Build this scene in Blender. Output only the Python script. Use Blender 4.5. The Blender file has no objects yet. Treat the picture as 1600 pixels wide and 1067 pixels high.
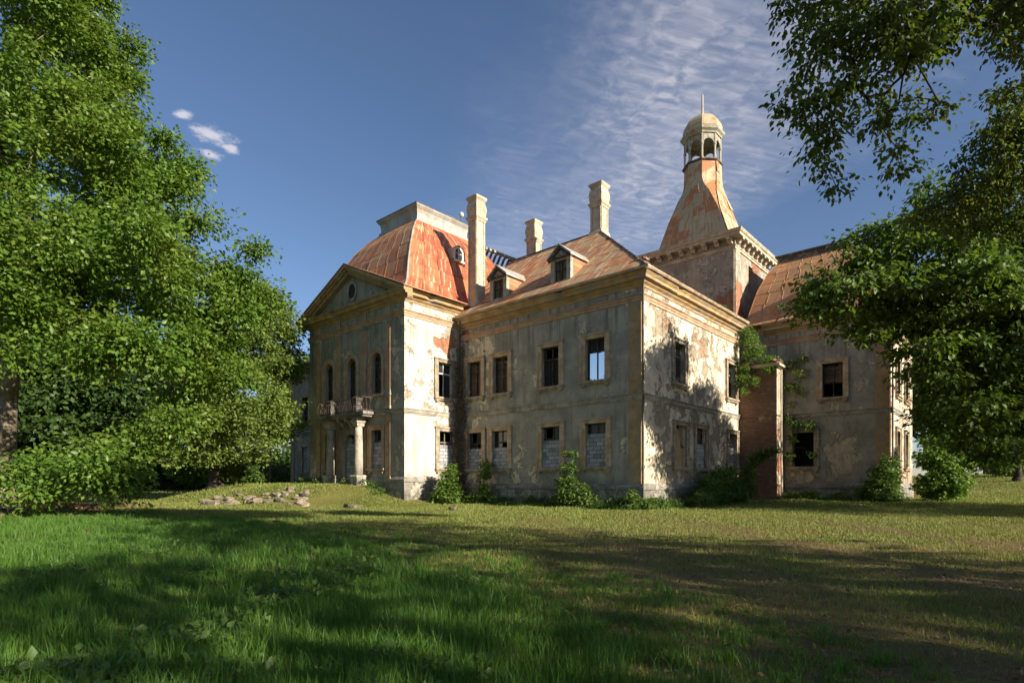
import bpy, math, random
import numpy as np
from mathutils import Vector
R = math.radians
rnd = random.Random(11)
S = bpy.context.scene
COL = S.collection

# ------------------------------------------------------------------ camera
FPX, CXP, HYP, TH = 905.0, 815.0, 753.0, R(41.04)
CAM = (15.970, -28.524, 1.5)
cd = bpy.data.cameras.new('camera'); cam = bpy.data.objects.new('camera', cd); COL.objects.link(cam)
cd.sensor_fit = 'HORIZONTAL'; cd.sensor_width = 36; cd.lens = 36*FPX/1600
cd.shift_x = (800-CXP)/1600; cd.shift_y = (HYP-533.5)/1600
cd.clip_start = 0.1; cd.clip_end = 6000
cam.location = CAM; cam.rotation_euler = (R(90), 0, TH)
S.camera = cam
RX, RY = math.cos(TH), math.sin(TH)

def at(px, py, d):
    """point seen at photo position (px, py), d metres deep"""
    a = (px-CXP)/FPX*d
    return np.array((CAM[0]+a*RX-d*RY, CAM[1]+a*RY+d*RX, CAM[2]+(HYP-py)/FPX*d))

# ------------------------------------------------------------------ sky, sun, exposure
SUN_EL, SUN_AZ = R(21.0), R(3.9)          # azimuth measured from +X towards +Y
S.view_settings.view_transform = 'Standard'; S.view_settings.look = 'None'
S.view_settings.exposure = 1.0; S.view_settings.gamma = 1.0
wd = bpy.data.worlds.new('World'); S.world = wd; wd.use_nodes = True

class NT:
    """small helper to write node trees"""
    def __init__(s, tree): s.t = tree; tree.nodes.clear()
    def n(s, typ, ins=None, **kw):
        nd = s.t.nodes.new(typ)
        for k, v in kw.items(): setattr(nd, k, v)
        for k, v in (ins or {}).items(): s.set(nd.inputs[k], v)
        return nd
    def set(s, sock, v):
        if isinstance(v, bpy.types.NodeSocket): s.t.links.new(v, sock)
        elif isinstance(v, bpy.types.Node): s.t.links.new(v.outputs[0], sock)
        else:
            if hasattr(sock.default_value, '__len__') and not hasattr(v, '__len__'): v = [v]*len(sock.default_value)
            if hasattr(v, '__len__') and len(v) == 3 and len(sock.default_value) == 4: v = (*v, 1)
            sock.default_value = v
    def math(s, op, a, b=None, c=None, clamp=False):
        nd = s.n('ShaderNodeMath', operation=op, use_clamp=clamp); s.set(nd.inputs[0], a)
        if b is not None: s.set(nd.inputs[1], b)
        if c is not None: s.set(nd.inputs[2], c)
        return nd.outputs[0]
    def vec(s, op, a, b=None):
        nd = s.n('ShaderNodeVectorMath', operation=op); s.set(nd.inputs[0], a)
        if b is not None: s.set(nd.inputs[1], b)
        return nd.outputs[1] if op in ('DOT_PRODUCT', 'LENGTH', 'DISTANCE') and op != 'x' else nd.outputs[0]
    def noise(s, vec, scale, detail=5, rough=.55, dist=0.0):
        nd = s.n('ShaderNodeTexNoise', {'Vector': vec, 'Scale': scale, 'Detail': detail, 'Roughness': rough, 'Distortion': dist})
        return nd.outputs['Fac']
    def step(s, x, lo, hi, a=0.0, b=1.0):
        nd = s.n('ShaderNodeMapRange', interpolation_type='SMOOTHSTEP')
        s.set(nd.inputs[0], x); s.set(nd.inputs[1], lo); s.set(nd.inputs[2], hi); s.set(nd.inputs[3], a); s.set(nd.inputs[4], b)
        return nd.outputs[0]
    def mix(s, f, a, b, mode='MIX'):
        nd = s.n('ShaderNodeMix', data_type='RGBA', blend_type=mode, clamp_factor=True)
        s.set(nd.inputs[0], f); s.set(nd.inputs[6], a); s.set(nd.inputs[7], b)
        return nd.outputs[2]
    def xyz(s, v):
        return s.n('ShaderNodeSeparateXYZ', {0: v}).outputs
    def comb(s, x, y, z):
        return s.n('ShaderNodeCombineXYZ', {0: x, 1: y, 2: z}).outputs[0]
    def scale(s, v, sx, sy, sz):
        return s.vec('MULTIPLY', v, (sx, sy, sz))

w = NT(wd.node_tree)
sky = w.n('ShaderNodeTexSky', sky_type='NISHITA', sun_disc=False)
sky.sun_elevation = SUN_EL; sky.sun_rotation = R(90)-SUN_AZ
sky.altitude = 300; sky.air_density = 1.0; sky.dust_density = 0.3; sky.ozone_density = 3.0
dirv = w.n('ShaderNodeTexCoord').outputs['Generated']
dx, dy, dz = w.xyz(dirv)
zz = w.math('MAXIMUM', dz, 0.06)
cp = w.comb(w.math('DIVIDE', dx, zz), w.math('DIVIDE', dy, zz), 0.0)     # position on a high cloud layer
warp = w.noise(cp, 2.2, 4)
band = w.vec('DOT_PRODUCT', cp, (0.52, 0.853, 0))
band = w.math('ADD', band, w.math('MULTIPLY', w.math('SUBTRACT', warp, .5), .55))
m1 = w.math('MULTIPLY', w.step(band, .26, .88), w.step(band, 1.1, 1.55, 1.0, 0.06))
along = w.vec('DOT_PRODUCT', cp, (-0.853, 0.52, 0))
rot = w.comb(w.math('MULTIPLY', band, 1.0), w.math('MULTIPLY', along, 1.0), 0.0)
veil = w.noise(cp, 1.6, 6, .6)
ripple = w.noise(w.scale(rot, 17, 32, 1), 1.0, 3, .55, .15)
fibre = w.noise(w.scale(rot, 9, 2.2, 1), 1.0, 5, .62, .1)
bright = w.step(w.noise(cp, 1.9, 5, .6), .40, .70)
cir = w.math('ADD', w.math('MULTIPLY', w.step(ripple, .30, .82), w.math('MULTIPLY_ADD', bright, .75, .16)),
             w.math('MULTIPLY', w.step(fibre, .34, .86), .26))
cir = w.math('ADD', cir, w.math('MULTIPLY', veil, .42))
cir = w.math('MULTIPLY', cir, m1, clamp=True)
puffs = None
pn = w.noise(cp, 14, 6, .62)
for (qx, qy, qr) in ((-1.775, .672, .055), (-1.735, .582, .026), (-1.885, .708, .034), (-1.80, .735, .026)):
    dist = w.vec('DISTANCE', cp, (qx, qy, 0))
    v = w.math('MULTIPLY', w.step(w.math('ADD', w.math('DIVIDE', dist, qr), w.math('MULTIPLY', w.math('SUBTRACT', pn, .5), 3.2)), .15, 1.2, 1.0, 0.0), .8)
    puffs = v if puffs is None else w.math('MAXIMUM', puffs, v)
cloud = w.math('MAXIMUM', cir, puffs)
cloudcol = w.mix(.5, (7.2, 7.0, 7.1), (7.6, 7.2, 6.9))
skyc = w.mix(w.math('MULTIPLY', w.math('MAXIMUM', w.math('MULTIPLY', cir, .66), puffs), .80), sky.outputs[0], cloudcol)
skyc = w.mix(1.0, skyc, (.95, .93, .97), 'MULTIPLY')
bg = w.n('ShaderNodeBackground', {'Color': skyc, 'Strength': 0.068})
w.t.links.new(bg.outputs[0], w.n('ShaderNodeOutputWorld').inputs[0])

sl = bpy.data.lights.new('sun', 'SUN'); sl.energy = 5.0; sl.angle = R(0.6); sl.color = (1.0, 0.90, 0.75)
so = bpy.data.objects.new('sun', sl); COL.objects.link(so)
so.rotation_euler = (R(90)-SUN_EL, 0, R(90)+SUN_AZ); so.location = (60, 0, 40)

# ------------------------------------------------------------------ helpers: objects and meshes
def tag(o, label=None, cat=None, group=None, kind=None):
    if label: o['label'] = label
    if cat: o['category'] = cat
    if group: o['group'] = group
    if kind: o['kind'] = kind
    return o
def empty(name, loc=(0, 0, 0)):
    o = bpy.data.objects.new(name, None); COL.objects.link(o); o.location = loc; o.empty_display_size = .5
    return o
def link(name, me, parent=None, loc=(0, 0, 0), rz=0.0, mat=None):
    o = bpy.data.objects.new(name, me); COL.objects.link(o); o.parent = parent
    o.location = loc; o.rotation_euler = (0, 0, rz)
    if mat and not me.materials: me.materials.append(mat)
    return o

class MB:
    def __init__(s): s.v = []; s.f = []; s.uv = []
    def add(s, vs, fs, uvs=None):
        n = len(s.v); s.v += [tuple(map(float, p)) for p in vs]; s.f += [tuple(i+n for i in f) for f in fs]
        if uvs is not None: s.uv += uvs
        return s
    def box(s, x0, x1, y0, y1, z0, z1, j=0.0):
        q = [(x, y, z) for z in (z0, z1) for (x, y) in ((x0, y0), (x1, y0), (x1, y1), (x0, y1))]
        if j: q = [tuple(c+rnd.uniform(-j, j) for c in p) for p in q]
        return s.add(q, [(3, 2, 1, 0), (4, 5, 6, 7), (0, 1, 5, 4), (1, 2, 6, 5), (2, 3, 7, 6), (3, 0, 4, 7)])
    def quad(s, a, b, c, d): return s.add([a, b, c, d], [(0, 1, 2, 3)])
    def poly(s, ps): return s.add(ps, [tuple(range(len(ps)))])
    def prism(s, ps, vec):
        """polygon ps (counter-clockwise seen against vec) pushed along vec"""
        n = len(ps); qs = [tuple(a+b for a, b in zip(p, vec)) for p in ps]
        return s.add(list(ps)+qs, [tuple(range(n))[::-1], tuple(range(n, 2*n))]+[(i, (i+1) % n, n+(i+1) % n, n+i) for i in range(n)])
    def rings(s, rings, cap=True, close=True):
        n = len(rings[0]); vs = [p for r in rings for p in r]; fs = []
        for k in range(len(rings)-1):
            for i in range(n if close else n-1):
                j = (i+1) % n; fs.append((k*n+i, k*n+j, (k+1)*n+j, (k+1)*n+i))
        if cap: fs += [tuple(range(n))[::-1], tuple(range((len(rings)-1)*n, len(rings)*n))]
        return s.add(vs, fs)
    def square_lathe(s, cx, cy, prof, rx=1.0, ry=1.0):
        return s.rings([[(cx+a*h*rx, cy+b*h*ry, z) for a, b in ((-1, -1), (1, -1), (1, 1), (-1, 1))] for h, z in prof])
    def lathe(s, cx, cy, prof, n=8, ph=0.0):
        return s.rings([[(cx+h*math.cos(ph+2*math.pi*i/n), cy+h*math.sin(ph+2*math.pi*i/n), z) for i in range(n)] for h, z in prof])
    def tube(s, pts, rad, n=6):
        rs = []
        for i, p in enumerate(pts):
            p = Vector(p); a = Vector(pts[max(i-1, 0)]); b = Vector(pts[min(i+1, len(pts)-1)])
            d = (b-a).normalized(); u = d.orthogonal().normalized() if abs(d.z) > .95 else d.cross(Vector((0, 0, 1))).normalized()
            v = d.cross(u); r = rad[i] if hasattr(rad, '__len__') else rad
            rs.append([tuple(p+u*r*math.cos(2*math.pi*k/n)+v*r*math.sin(2*math.pi*k/n)) for k in range(n)])
        return s.rings(rs)
    def sweep(s, path, prof, jit=0.0, chip=0.0):
        """path: xy points, outward = right of travel; prof: (offset, z) loop; jit/chip wear the edges"""
        n = len(path); nrm = []
        for i in range(n-1):
            ax, ay = path[i]; bx, by = path[i+1]; l = math.hypot(bx-ax, by-ay); nrm.append(((by-ay)/l, -(bx-ax)/l))
        omax = max(o for o, z in prof); st = []
        for i in range(n):
            a = nrm[max(i-1, 0)]; b = nrm[min(i, n-2)]
            k = 1+a[0]*b[0]+a[1]*b[1]; st.append((path[i], ((a[0]+b[0])/k, (a[1]+b[1])/k), False))
            if jit and i < n-1:
                l = math.hypot(path[i+1][0]-path[i][0], path[i+1][1]-path[i][1]); m = int(l/.35)
                for q in range(1, m):
                    f = q/m; st.append(((path[i][0]+(path[i+1][0]-path[i][0])*f, path[i][1]+(path[i+1][1]-path[i][1])*f), nrm[i], True))
        rs = []; left = 0
        for (pt, m, mid) in st:
            if mid and left <= 0 and rnd.random() < chip: left = rnd.choice((1, 1, 2, 3)); dep = rnd.uniform(.25, .75)
            ring = []
            for o, z in prof:
                if mid and o > 0:
                    if left > 0 and o > omax*.55: o = o*(1-dep*.5); z = z-.02*dep
                    o += rnd.uniform(-jit, jit); z += rnd.uniform(-jit, jit)*.7
                ring.append((pt[0]+m[0]*o, pt[1]+m[1]*o, z))
            left -= 1; rs.append(ring)
        return s.rings(rs)
    def mesh(s, name, mat=None, smooth=False):
        me = bpy.data.meshes.new(name); me.from_pydata(s.v, [], s.f); me.update()
        if mat: me.materials.append(mat)
        uvl = me.uv_layers.new(name='UVMap'); co = s.v; buf = []
        if s.uv: buf = [c for uv in s.uv for c in uv]
        else:
            for p in me.polygons:
                nx, ny, nz = abs(p.normal.x), abs(p.normal.y), abs(p.normal.z)
                for i in p.vertices:
                    x, y, z = co[i]
                    if nz > .8: buf += [x, y]
                    elif nx > ny: buf += [y, z]
                    else: buf += [x, z]
        uvl.data.foreach_set('uv', buf)
        if smooth: me.polygons.foreach_set('use_smooth', [True]*len(me.polygons))
        return me
    def build(s, name, mat, parent=None, loc=(0, 0, 0), rz=0.0, smooth=False):
        return link(name, s.mesh(name, mat, smooth), parent, loc, rz)

def np_mesh(name, verts, faces_flat, sizes, mat=None, uvs=None, smooth=False):
    me = bpy.data.meshes.new(name); nv = len(verts); nf = len(sizes)
    me.vertices.add(nv); me.vertices.foreach_set('co', np.asarray(verts, np.float32).ravel())
    me.loops.add(len(faces_flat)); me.loops.foreach_set('vertex_index', np.asarray(faces_flat, np.int32))
    me.polygons.add(nf); st = np.concatenate(([0], np.cumsum(sizes)[:-1])).astype(np.int32)
    me.polygons.foreach_set('loop_start', st)
    if smooth: me.polygons.foreach_set('use_smooth', np.ones(nf, bool))
    me.update(calc_edges=True)
    if mat: me.materials.append(mat)
    return me

# ------------------------------------------------------------------ materials
def new_mat(name):
    m = bpy.data.materials.new(name); m.use_nodes = True
    return m, NT(m.node_tree)
def finish(t, col, rough=.85, bump=None, bstr=.3, bdist=.02, spec=.3, metal=0.0):
    p = t.n('ShaderNodeBsdfPrincipled', {'Base Color': col, 'Roughness': rough, 'Specular IOR Level': spec, 'Metallic': metal})
    if bump is not None:
        b = t.n('ShaderNodeBump', {'Height': bump, 'Strength': bstr, 'Distance': bdist}); t.t.links.new(b.outputs[0], p.inputs['Normal'])
    t.t.links.new(p.outputs[0], t.n('ShaderNodeOutputMaterial').inputs[0])
    return p
def brick_nodes(t, uv, c1, c2, mortar, bw=.26, bh=.08):
    b = t.n('ShaderNodeTexBrick', {'Vector': uv, 'Color1': c1, 'Color2': c2, 'Mortar': mortar, 'Scale': 1.0, 'Mortar Size': .010,
                                   'Mortar Smooth': .3, 'Bias': 0.0, 'Brick Width': bw, 'Row Height': bh})
    return b.outputs['Color'], b.outputs['Fac']

def plaster(name, base, pale, peel=.60, brick=.75, stain=.5, damp=True, seed=0.0, peel_u=None, bpatch=(), ppatch=(), grime=(.055, .05, .042), brickc=((.36, .11, .05), (.27, .09, .05))):
    m, t = new_mat(name)
    ob = t.vec('ADD', t.n('ShaderNodeTexCoord').outputs['Object'], (seed, seed*.7, seed*.3))
    uv = t.n('ShaderNodeTexCoord').outputs['UV']; v = t.xyz(uv)[1]
    big = t.noise(ob, .30, 4); mid = t.noise(ob, 1.1, 9, .66); fine = t.noise(ob, 11, 6, .6)
    streak = t.noise(t.scale(ob, 2.4, 2.4, .16), 1.0, 6, .6)
    low = t.step(v, 0.4, 3.6, 1.0, 0.0) if damp else 0.0
    col = t.mix(t.step(t.noise(ob, .8, 8, .66), .34, .66), [c*1.12 for c in base], [c*.66 for c in base])
    col = t.mix(t.math('MULTIPLY', t.step(streak, .5, .78), stain), col, [c*.45 for c in base])
    col = t.mix(t.math('MULTIPLY', t.step(fine, .35, .8), .35), col, [min(1, c*1.25) for c in base])
    pm = t.math('ADD', mid, t.math('MULTIPLY', t.math('SUBTRACT', big, .5), .55))
    pm = t.math('ADD', pm, t.math('MULTIPLY', t.math('SUBTRACT', t.noise(ob, 5.5, 5, .6), .5), .16))
    pm = t.math('ADD', pm, t.math('MULTIPLY', low, .09)) if damp else pm
    def patches(lst):
        acc = None; wn_ = t.n('ShaderNodeTexNoise', {'Vector': ob, 'Scale': .9, 'Detail': 4.0}).outputs['Color']; U = t.xyz(t.vec('ADD', uv, t.scale(t.vec('SUBTRACT', wn_, (.5, .5, .5)), 3.2, 3.2, 0)))
        for (u0, v0, ru, rv, am) in lst:
            du = t.math('DIVIDE', t.math('SUBTRACT', U[0], u0), ru); dv = t.math('DIVIDE', t.math('SUBTRACT', U[1], v0), rv)
            r2 = t.math('ADD', t.math('MULTIPLY', du, du), t.math('MULTIPLY', dv, dv)); q = t.step(r2, .25, 1.5, am, 0.0)
            acc = q if acc is None else t.math('MAXIMUM', acc, q)
        return acc
    if ppatch: pm = t.math('ADD', pm, patches(ppatch))
    if peel_u: pm = t.math('ADD', pm, t.step(t.xyz(uv)[0], peel_u[0], peel_u[1], peel_u[2], 0.0))
    pk = t.step(pm, peel, peel+.018)
    palec = t.mix(t.step(t.noise(ob, 3.3, 8, .65), .35, .7), pale, [c*.62 for c in pale])
    col = t.mix(pk, col, palec)
    run = t.math('MULTIPLY', t.step(v, 8.6, 11.4), t.step(t.noise(t.scale(ob, 3.2, 3.2, .10), 1.0, 5, .6), .48, .66)) if damp else 0.0
    if damp: col = t.mix(t.math('MULTIPLY', run, .5), col, grime)
    speck = t.step(t.math('ADD', t.noise(ob, 4.6, 4, .6), t.math('MULTIPLY', t.math('SUBTRACT', t.noise(ob, .45, 2), .5), .35)), .655, .675)
    col = t.mix(speck, col, t.mix(t.noise(ob, 1.7, 2), [c*1.1 for c in pale], [c*.35 for c in base]))
    bm = t.math('ADD', t.noise(t.vec('ADD', ob, (13.1, 5.2, 7.7)), .55, 8, .62), t.math('MULTIPLY', t.math('SUBTRACT', big, .5), .5))
    bm = t.math('ADD', bm, t.step(t.xyz(uv)[0], peel_u[0], peel_u[1], peel_u[2]*1.2, 0.0)) if peel_u else bm
    if bpatch: bm = t.math('ADD', bm, patches(bpatch))
    bk = t.step(bm, brick, brick+.03)
    bc, bf = brick_nodes(t, uv, brickc[0], brickc[1], (.30, .25, .18))
    bc = t.mix(t.step(fine, .45, .7), bc, (.40, .30, .20))
    col = t.mix(bk, col, bc)
    if damp:
        dm = t.math('MULTIPLY', t.step(v, .1, 2.6, 1.0, 0.0), t.step(t.noise(ob, 1.7, 7, .65), .36, .62))
        col = t.mix(t.math('MULTIPLY', dm, .7), col, grime)
    col = t.mix(t.math('MULTIPLY', t.step(t.noise(t.scale(ob, 5, 5, .35), 1.0, 5, .65), .52, .75), .45), col, grime)
    h = t.math('ADD', t.math('MULTIPLY', fine, .25), t.math('MULTIPLY', pk, -1.1))
    h = t.math('ADD', h, t.math('MULTIPLY', bk, t.math('MULTIPLY_ADD', bf, -.9, -1.2)))
    finish(t, col, .92, h, 1.0, .05, .15)
    return m

def simple(name, c, rough=.8, var=.35, scale=2.5, dirt=None, spec=.3, bump=.3, rand=0.0, metal=0.0, streaky=False, bdist=.015):
    m, t = new_mat(name)
    ob = t.n('ShaderNodeTexCoord').outputs['Object']
    n = t.noise(t.scale(ob, 1, 1, .2) if streaky else ob, scale, 8, .62); f = t.noise(ob, scale*9, 4)
    col = t.mix(t.step(n, .3, .72), c, [x*(1-var) for x in c])
    if dirt: col = t.mix(t.step(t.noise(ob, scale*.6, 9, .68), .50, .60), col, dirt)
    if rand:
        ri = t.n('ShaderNodeObjectInfo').outputs['Random']
        col = t.mix(1.0, col, t.n('ShaderNodeHueSaturation', {'Hue': .5, 'Saturation': 1.0, 'Value': t.math('MULTIPLY_ADD', ri, 2*rand, 1-rand), 'Color': (1, 1, 1, 1)}).outputs[0], 'MULTIPLY')
    finish(t, col, rough, t.math('ADD', n, t.math('MULTIPLY', f, .5)), bump, bdist, spec, metal)
    return m

def rusty(name, main, alt, pale, amt_alt=.5, amt_pale=.55, rough=.62):
    """weathered sheet metal; UV: u across the slope, v down the slope, in metres"""
    m, t = new_mat(name)
    uv = t.n('ShaderNodeTexCoord').outputs['UV']; ri = t.n('ShaderNodeObjectInfo').outputs['Random']
    sh = t.vec('ADD', uv, t.comb(0, 0, t.math('MULTIPLY', ri, 3.0)))
    st = t.noise(t.scale(uv, 3.4, .30, 1), 1.0, 7, .66, .3)
    st2 = t.noise(t.scale(sh, 7.5, .7, 1), 1.0, 6, .6, .2)
    bl = t.noise(sh, .9, 8, .64)
    col = t.mix(t.step(t.math('ADD', bl, t.math('MULTIPLY', t.math('SUBTRACT', ri, .5), .26)), amt_alt-.06, amt_alt+.08), main, alt)
    col = t.mix(t.step(st, amt_pale, amt_pale+.12), col, pale)
    col = t.mix(t.math('MULTIPLY', t.step(t.noise(t.scale(uv, 1.6, .22, 1), 1.0, 5, .6), .5, .66), .55), col, alt)
    col = t.mix(t.math('MULTIPLY', t.step(st2, .56, .72), .6), col, [c*.55 for c in alt])
    col = t.mix(t.math('MULTIPLY', t.step(t.noise(sh, 13, 4), .55, .75), .35), col, [c*.5 for c in main])
    col = t.mix(1.0, col, t.n('ShaderNodeHueSaturation', {'Hue': .5, 'Saturation': 1.0, 'Value': t.math('MULTIPLY_ADD', ri, .26, .87), 'Color': (1, 1, 1, 1)}).outputs[0], 'MULTIPLY')
    finish(t, col, rough, t.math('ADD', bl, st2), .25, .02, .35)
    return m

M = {}
M['grey'] = plaster('grey_plaster', (.365, .338, .272), (.72, .62, .44), .625, .74, .6, peel_u=(-14.6, -9.5, .15), ppatch=((-9.0, 8.2, .6, 2.4, .07), (-7.9, 7.8, .7, .9, .07), (-7.6, 10.4, .5, .4, .13), (-4.2, 10.7, .5, .5, .15), (-1.6, 8.6, .4, 1.6, .06), (-12.0, 10.6, 1.2, .8, .12), (-4.6, 8.0, .4, .6, .08), (-8.8, 3.6, .5, 1.4, .07), (-1.2, 4.0, .4, 1.6, .06), (-.7, 12.1, .5, .25, .3)))
M['greypav'] = plaster('grey_pavilion_plaster', (.355, .325, .258), (.64, .55, .38), .635, .80, .55, seed=8.0, ppatch=((-15.1, 9.5, .45, 2.2, .09), (-15.3, 3.5, .5, 2.0, .12), (-26.1, 7.0, .5, 3.0, .07), (-25.8, 2.5, 1.2, 1.2, .14)))
M['cream'] = plaster('cream_plaster', (.68, .60, .475), (.42, .355, .275), .585, .76, .35, seed=31.0, bpatch=((-1.2, 11.3, 1.1, .85, .33), (-.6, 3.0, .8, 2.0, .2)), brickc=((.52, .17, .07), (.42, .15, .075)))
M['creamside'] = plaster('worn_cream_plaster', (.66, .57, .42), (.36, .295, .21), .535, .74, .45, seed=4.0, bpatch=((7.5, 10.7, 2.6, .8, .24), (10.0, 12.1, 3.0, .3, .2), (2.6, 10.9, 1.2, .5, .15)), ppatch=((5.0, 4.0, 5.0, 2.2, .06), (2.2, 10.4, 1.0, 1.2, .08)), brickc=((.44, .24, .14), (.42, .30, .20)))
M['rightgrey'] = plaster('patchy_grey_plaster', (.36, .325, .26), (.58, .485, .33), .60, .80, .45, seed=57.0, ppatch=((6.3, 3.4, 1.0, 1.7, .17), (7.6, 3.2, .9, 1.5, .10), (7.9, 8.9, .7, 1.5, .13), (7.2, 6.6, .8, .8, .10), (4.3, 10.6, 1.0, .5, .12)), bpatch=((3.6, 8.0, .8, 2.0, .2),))
M['rightside'] = plaster('peeled_plaster_and_brick', (.58, .50, .38), (.42, .34, .25), .56, .56, .4, seed=73.0, brickc=((.50, .14, .065), (.40, .12, .06)))
M['tower'] = plaster('tower_plaster', (.36, .315, .245), (.47, .42, .335), .535, .66, .55, damp=False, seed=90.0, bpatch=((-1.3, 14.6, .9, 2.0, .30), (-3.6, 14.2, 1.8, 1.0, .22), (16.7, 15.0, .8, 2.3, .32), (21.0, 19.2, 2.0, .5, .12)), brickc=((.50, .16, .07), (.40, .13, .07)))
M['plinth'] = plaster('plinth_plaster', (.30, .275, .235), (.46, .42, .34), .60, .74, .6, seed=17.0)
M['ochre'] = simple('ochre_trim', (.47, .315, .155), .88, .45, 1.6, (.30, .24, .17))
M['pink'] = simple('faded_red_trim', (.50, .315, .205), .88, .4, 1.8, (.40, .33, .20))
M['stone'] = simple('pale_band_plaster', (.44, .395, .315), .9, .45, 1.7, (.20, .18, .15))
M['frame'] = simple('window_surround_paint', (.53, .37, .22), .88, .4, 2.4, (.50, .44, .33))
M['sill'] = simple('sill_plaster', (.45, .37, .26), .9, .5, 4.0, (.20, .17, .13))
M['chimney'] = simple('chimney_plaster', (.55, .475, .345), .92, .4, 1.9, (.34, .28, .21))
M['wood'] = simple('old_dark_wood', (.075, .055, .042), .75, .5, 5.0, (.16, .13, .10), streaky=True)
M['greywood'] = simple('grey_weathered_wood', (.20, .165, .13), .85, .5, 4.0, (.10, .08, .07), streaky=True, rand=.3)
M['brownwood'] = simple('brown_boards', (.165, .095, .06), .85, .45, 3.0, (.26, .19, .13), streaky=True, rand=.3)
M['white'] = simple('old_white_paint', (.62, .60, .54), .7, .3, 4.0)
M['iron'] = simple('rusty_iron', (.10, .075, .06), .7, .5, 8.0, (.22, .12, .07))
M['pipe'] = simple('dark_downpipe', (.09, .08, .07), .6, .4, 3.0, (.2, .17, .13))
M['block'] = simple('concrete_block', (.36, .365, .365), .95, .3, 6.0, (.25, .245, .235), rand=.34)
M['mortar'] = simple('mortar', (.13, .125, .12), .95, .3, 5.0)
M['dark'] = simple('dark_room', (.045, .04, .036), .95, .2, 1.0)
M['rag'] = simple('torn_dark_cloth', (.05, .05, .052), .9, .3, 6.0)
M['metal'] = simple('zinc_capping', (.40, .40, .36), .6, .35, 1.5, (.33, .24, .16), streaky=True)
M['gutter'] = simple('tan_gutter', (.52, .40, .26), .6, .4, 2.0, (.30, .18, .10))
M['lantern'] = simple('lantern_paint', (.40, .39, .31), .7, .35, 3.0, (.30, .21, .13))
M['rubble'] = simple('broken_stone', (.27, .22, .16), .95, .5, 3.0, (.13, .12, .075), rand=.4)
M['bark'] = simple('bark', (.22, .175, .12), .95, .5, 3.5, (.24, .20, .15), bump=.7, bdist=.05)
M['darkbark'] = simple('dark_bark', (.065, .05, .038), .95, .5, 3.5, bump=.7, bdist=.05)
M['rust_red'] = rusty('red_rust_sheet', (.30, .075, .034), (.38, .13, .055), (.56, .38, .24), .52, .525)
M['rust_brown'] = rusty('brown_rust_sheet', (.36, .145, .065), (.34, .20, .10), (.45, .36, .24), .52, .56)
M['rust_tan'] = rusty('tan_rust_sheet', (.47, .31, .165), (.38, .155, .065), (.58, .46, .30), .50, .53)
M['rust_cream'] = rusty('cream_rust_sheet', (.46, .38, .24), (.38, .165, .065), (.55, .49, .34), .545, .56)
M['rust_drab'] = rusty('drab_rust_sheet', (.43, .245, .125), (.40, .185, .08), (.50, .38, .25), .52, .57)

def brick_mat():
    m, t = new_mat('old_brickwork')
    uv = t.n('ShaderNodeTexCoord').outputs['UV']; ob = t.n('ShaderNodeTexCoord').outputs['Object']
    c, f = brick_nodes(t, uv, (.25, .11, .068), (.18, .088, .06), (.23, .185, .14), .30, .10)
    c = t.mix(t.step(t.noise(t.scale(ob, 1, 1, 4.5), 1.1, 8, .7), .42, .62), c, (.15, .105, .08))
    c = t.mix(t.step(t.noise(t.scale(ob, 2.5, 2.5, 9), 1.0, 5, .7), .50, .66), c, (.27, .20, .14))
    c = t.mix(t.step(t.noise(t.vec('ADD', ob, (4, 9, 2)), .6, 8, .66), .60, .68), c, (.42, .34, .24))
    c = t.mix(t.math('MULTIPLY', t.step(t.noise(ob, 9, 5), .5, .75), .4), c, (.07, .05, .04))
    finish(t, c, .95, t.math('ADD', t.math('MULTIPLY', f, -.8), t.noise(ob, 16, 4)), .9, .02, .15)
    return m
M['brick'] = brick_mat()
M['brickpiece'] = simple('single_brick', (.34, .14, .08), .95, .5, 6.0, (.40, .34, .27), rand=.35)

def glass_mat():
    m, t = new_mat('dirty_glass')
    ob = t.n('ShaderNodeTexCoord').outputs['Object']; n = t.noise(ob, 3, 5)
    finish(t, t.mix(n, (.012, .013, .015), (.05, .05, .048)), t.math('MULTIPLY_ADD', n, .25, .08), None, spec=.6)
    return m
M['glass'] = glass_mat()

def leaf_mat(name, c1, c2, c3, trans=.35, rough=.5, nscale=.35, spec=.35):
    m, t = new_mat(name)
    g = t.n('ShaderNodeNewGeometry'); ri = g.outputs['Random Per Island']; pos = g.outputs['Position']
    col = t.mix(ri, c1, c2)
    col = t.mix(t.step(t.noise(pos, nscale, 3), .42, .66), col, c3)
    r2 = t.math('FRACT', t.math('MULTIPLY', ri, 37.0))
    col = t.mix(t.math('MULTIPLY', t.math('GREATER_THAN', r2, .90), .55), col, [min(1, c1[0]*2.0), c1[1]*1.45, c1[2]*1.2])
    col = t.mix(t.math('MULTIPLY', t.math('LESS_THAN', r2, .22), .6), col, [c*.62 for c in c1])
    p = t.n('ShaderNodeBsdfPrincipled', {'Base Color': col, 'Roughness': rough, 'Specular IOR Level': spec})
    tr = t.n('ShaderNodeBsdfTranslucent', {'Color': t.mix(1.0, col, (1.25, 1.2, .55), 'MULTIPLY')})
    mx = t.n('ShaderNodeMixShader', {0: trans}); t.t.links.new(p.outputs[0], mx.inputs[1]); t.t.links.new(tr.outputs[0], mx.inputs[2])
    t.t.links.new(mx.outputs[0], t.n('ShaderNodeOutputMaterial').inputs[0])
    return m
M['leaf_plane'] = leaf_mat('plane_leaf', (.08, .165, .02), (.145, .245, .036), (.15, .215, .032), .4, .42)
M['leaf_linden'] = leaf_mat('linden_leaf', (.115, .185, .03), (.18, .245, .055), (.14, .205, .045))
M['leaf_dark'] = leaf_mat('shade_leaf', (.045, .095, .022), (.075, .13, .03), (.055, .10, .02))
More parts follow.
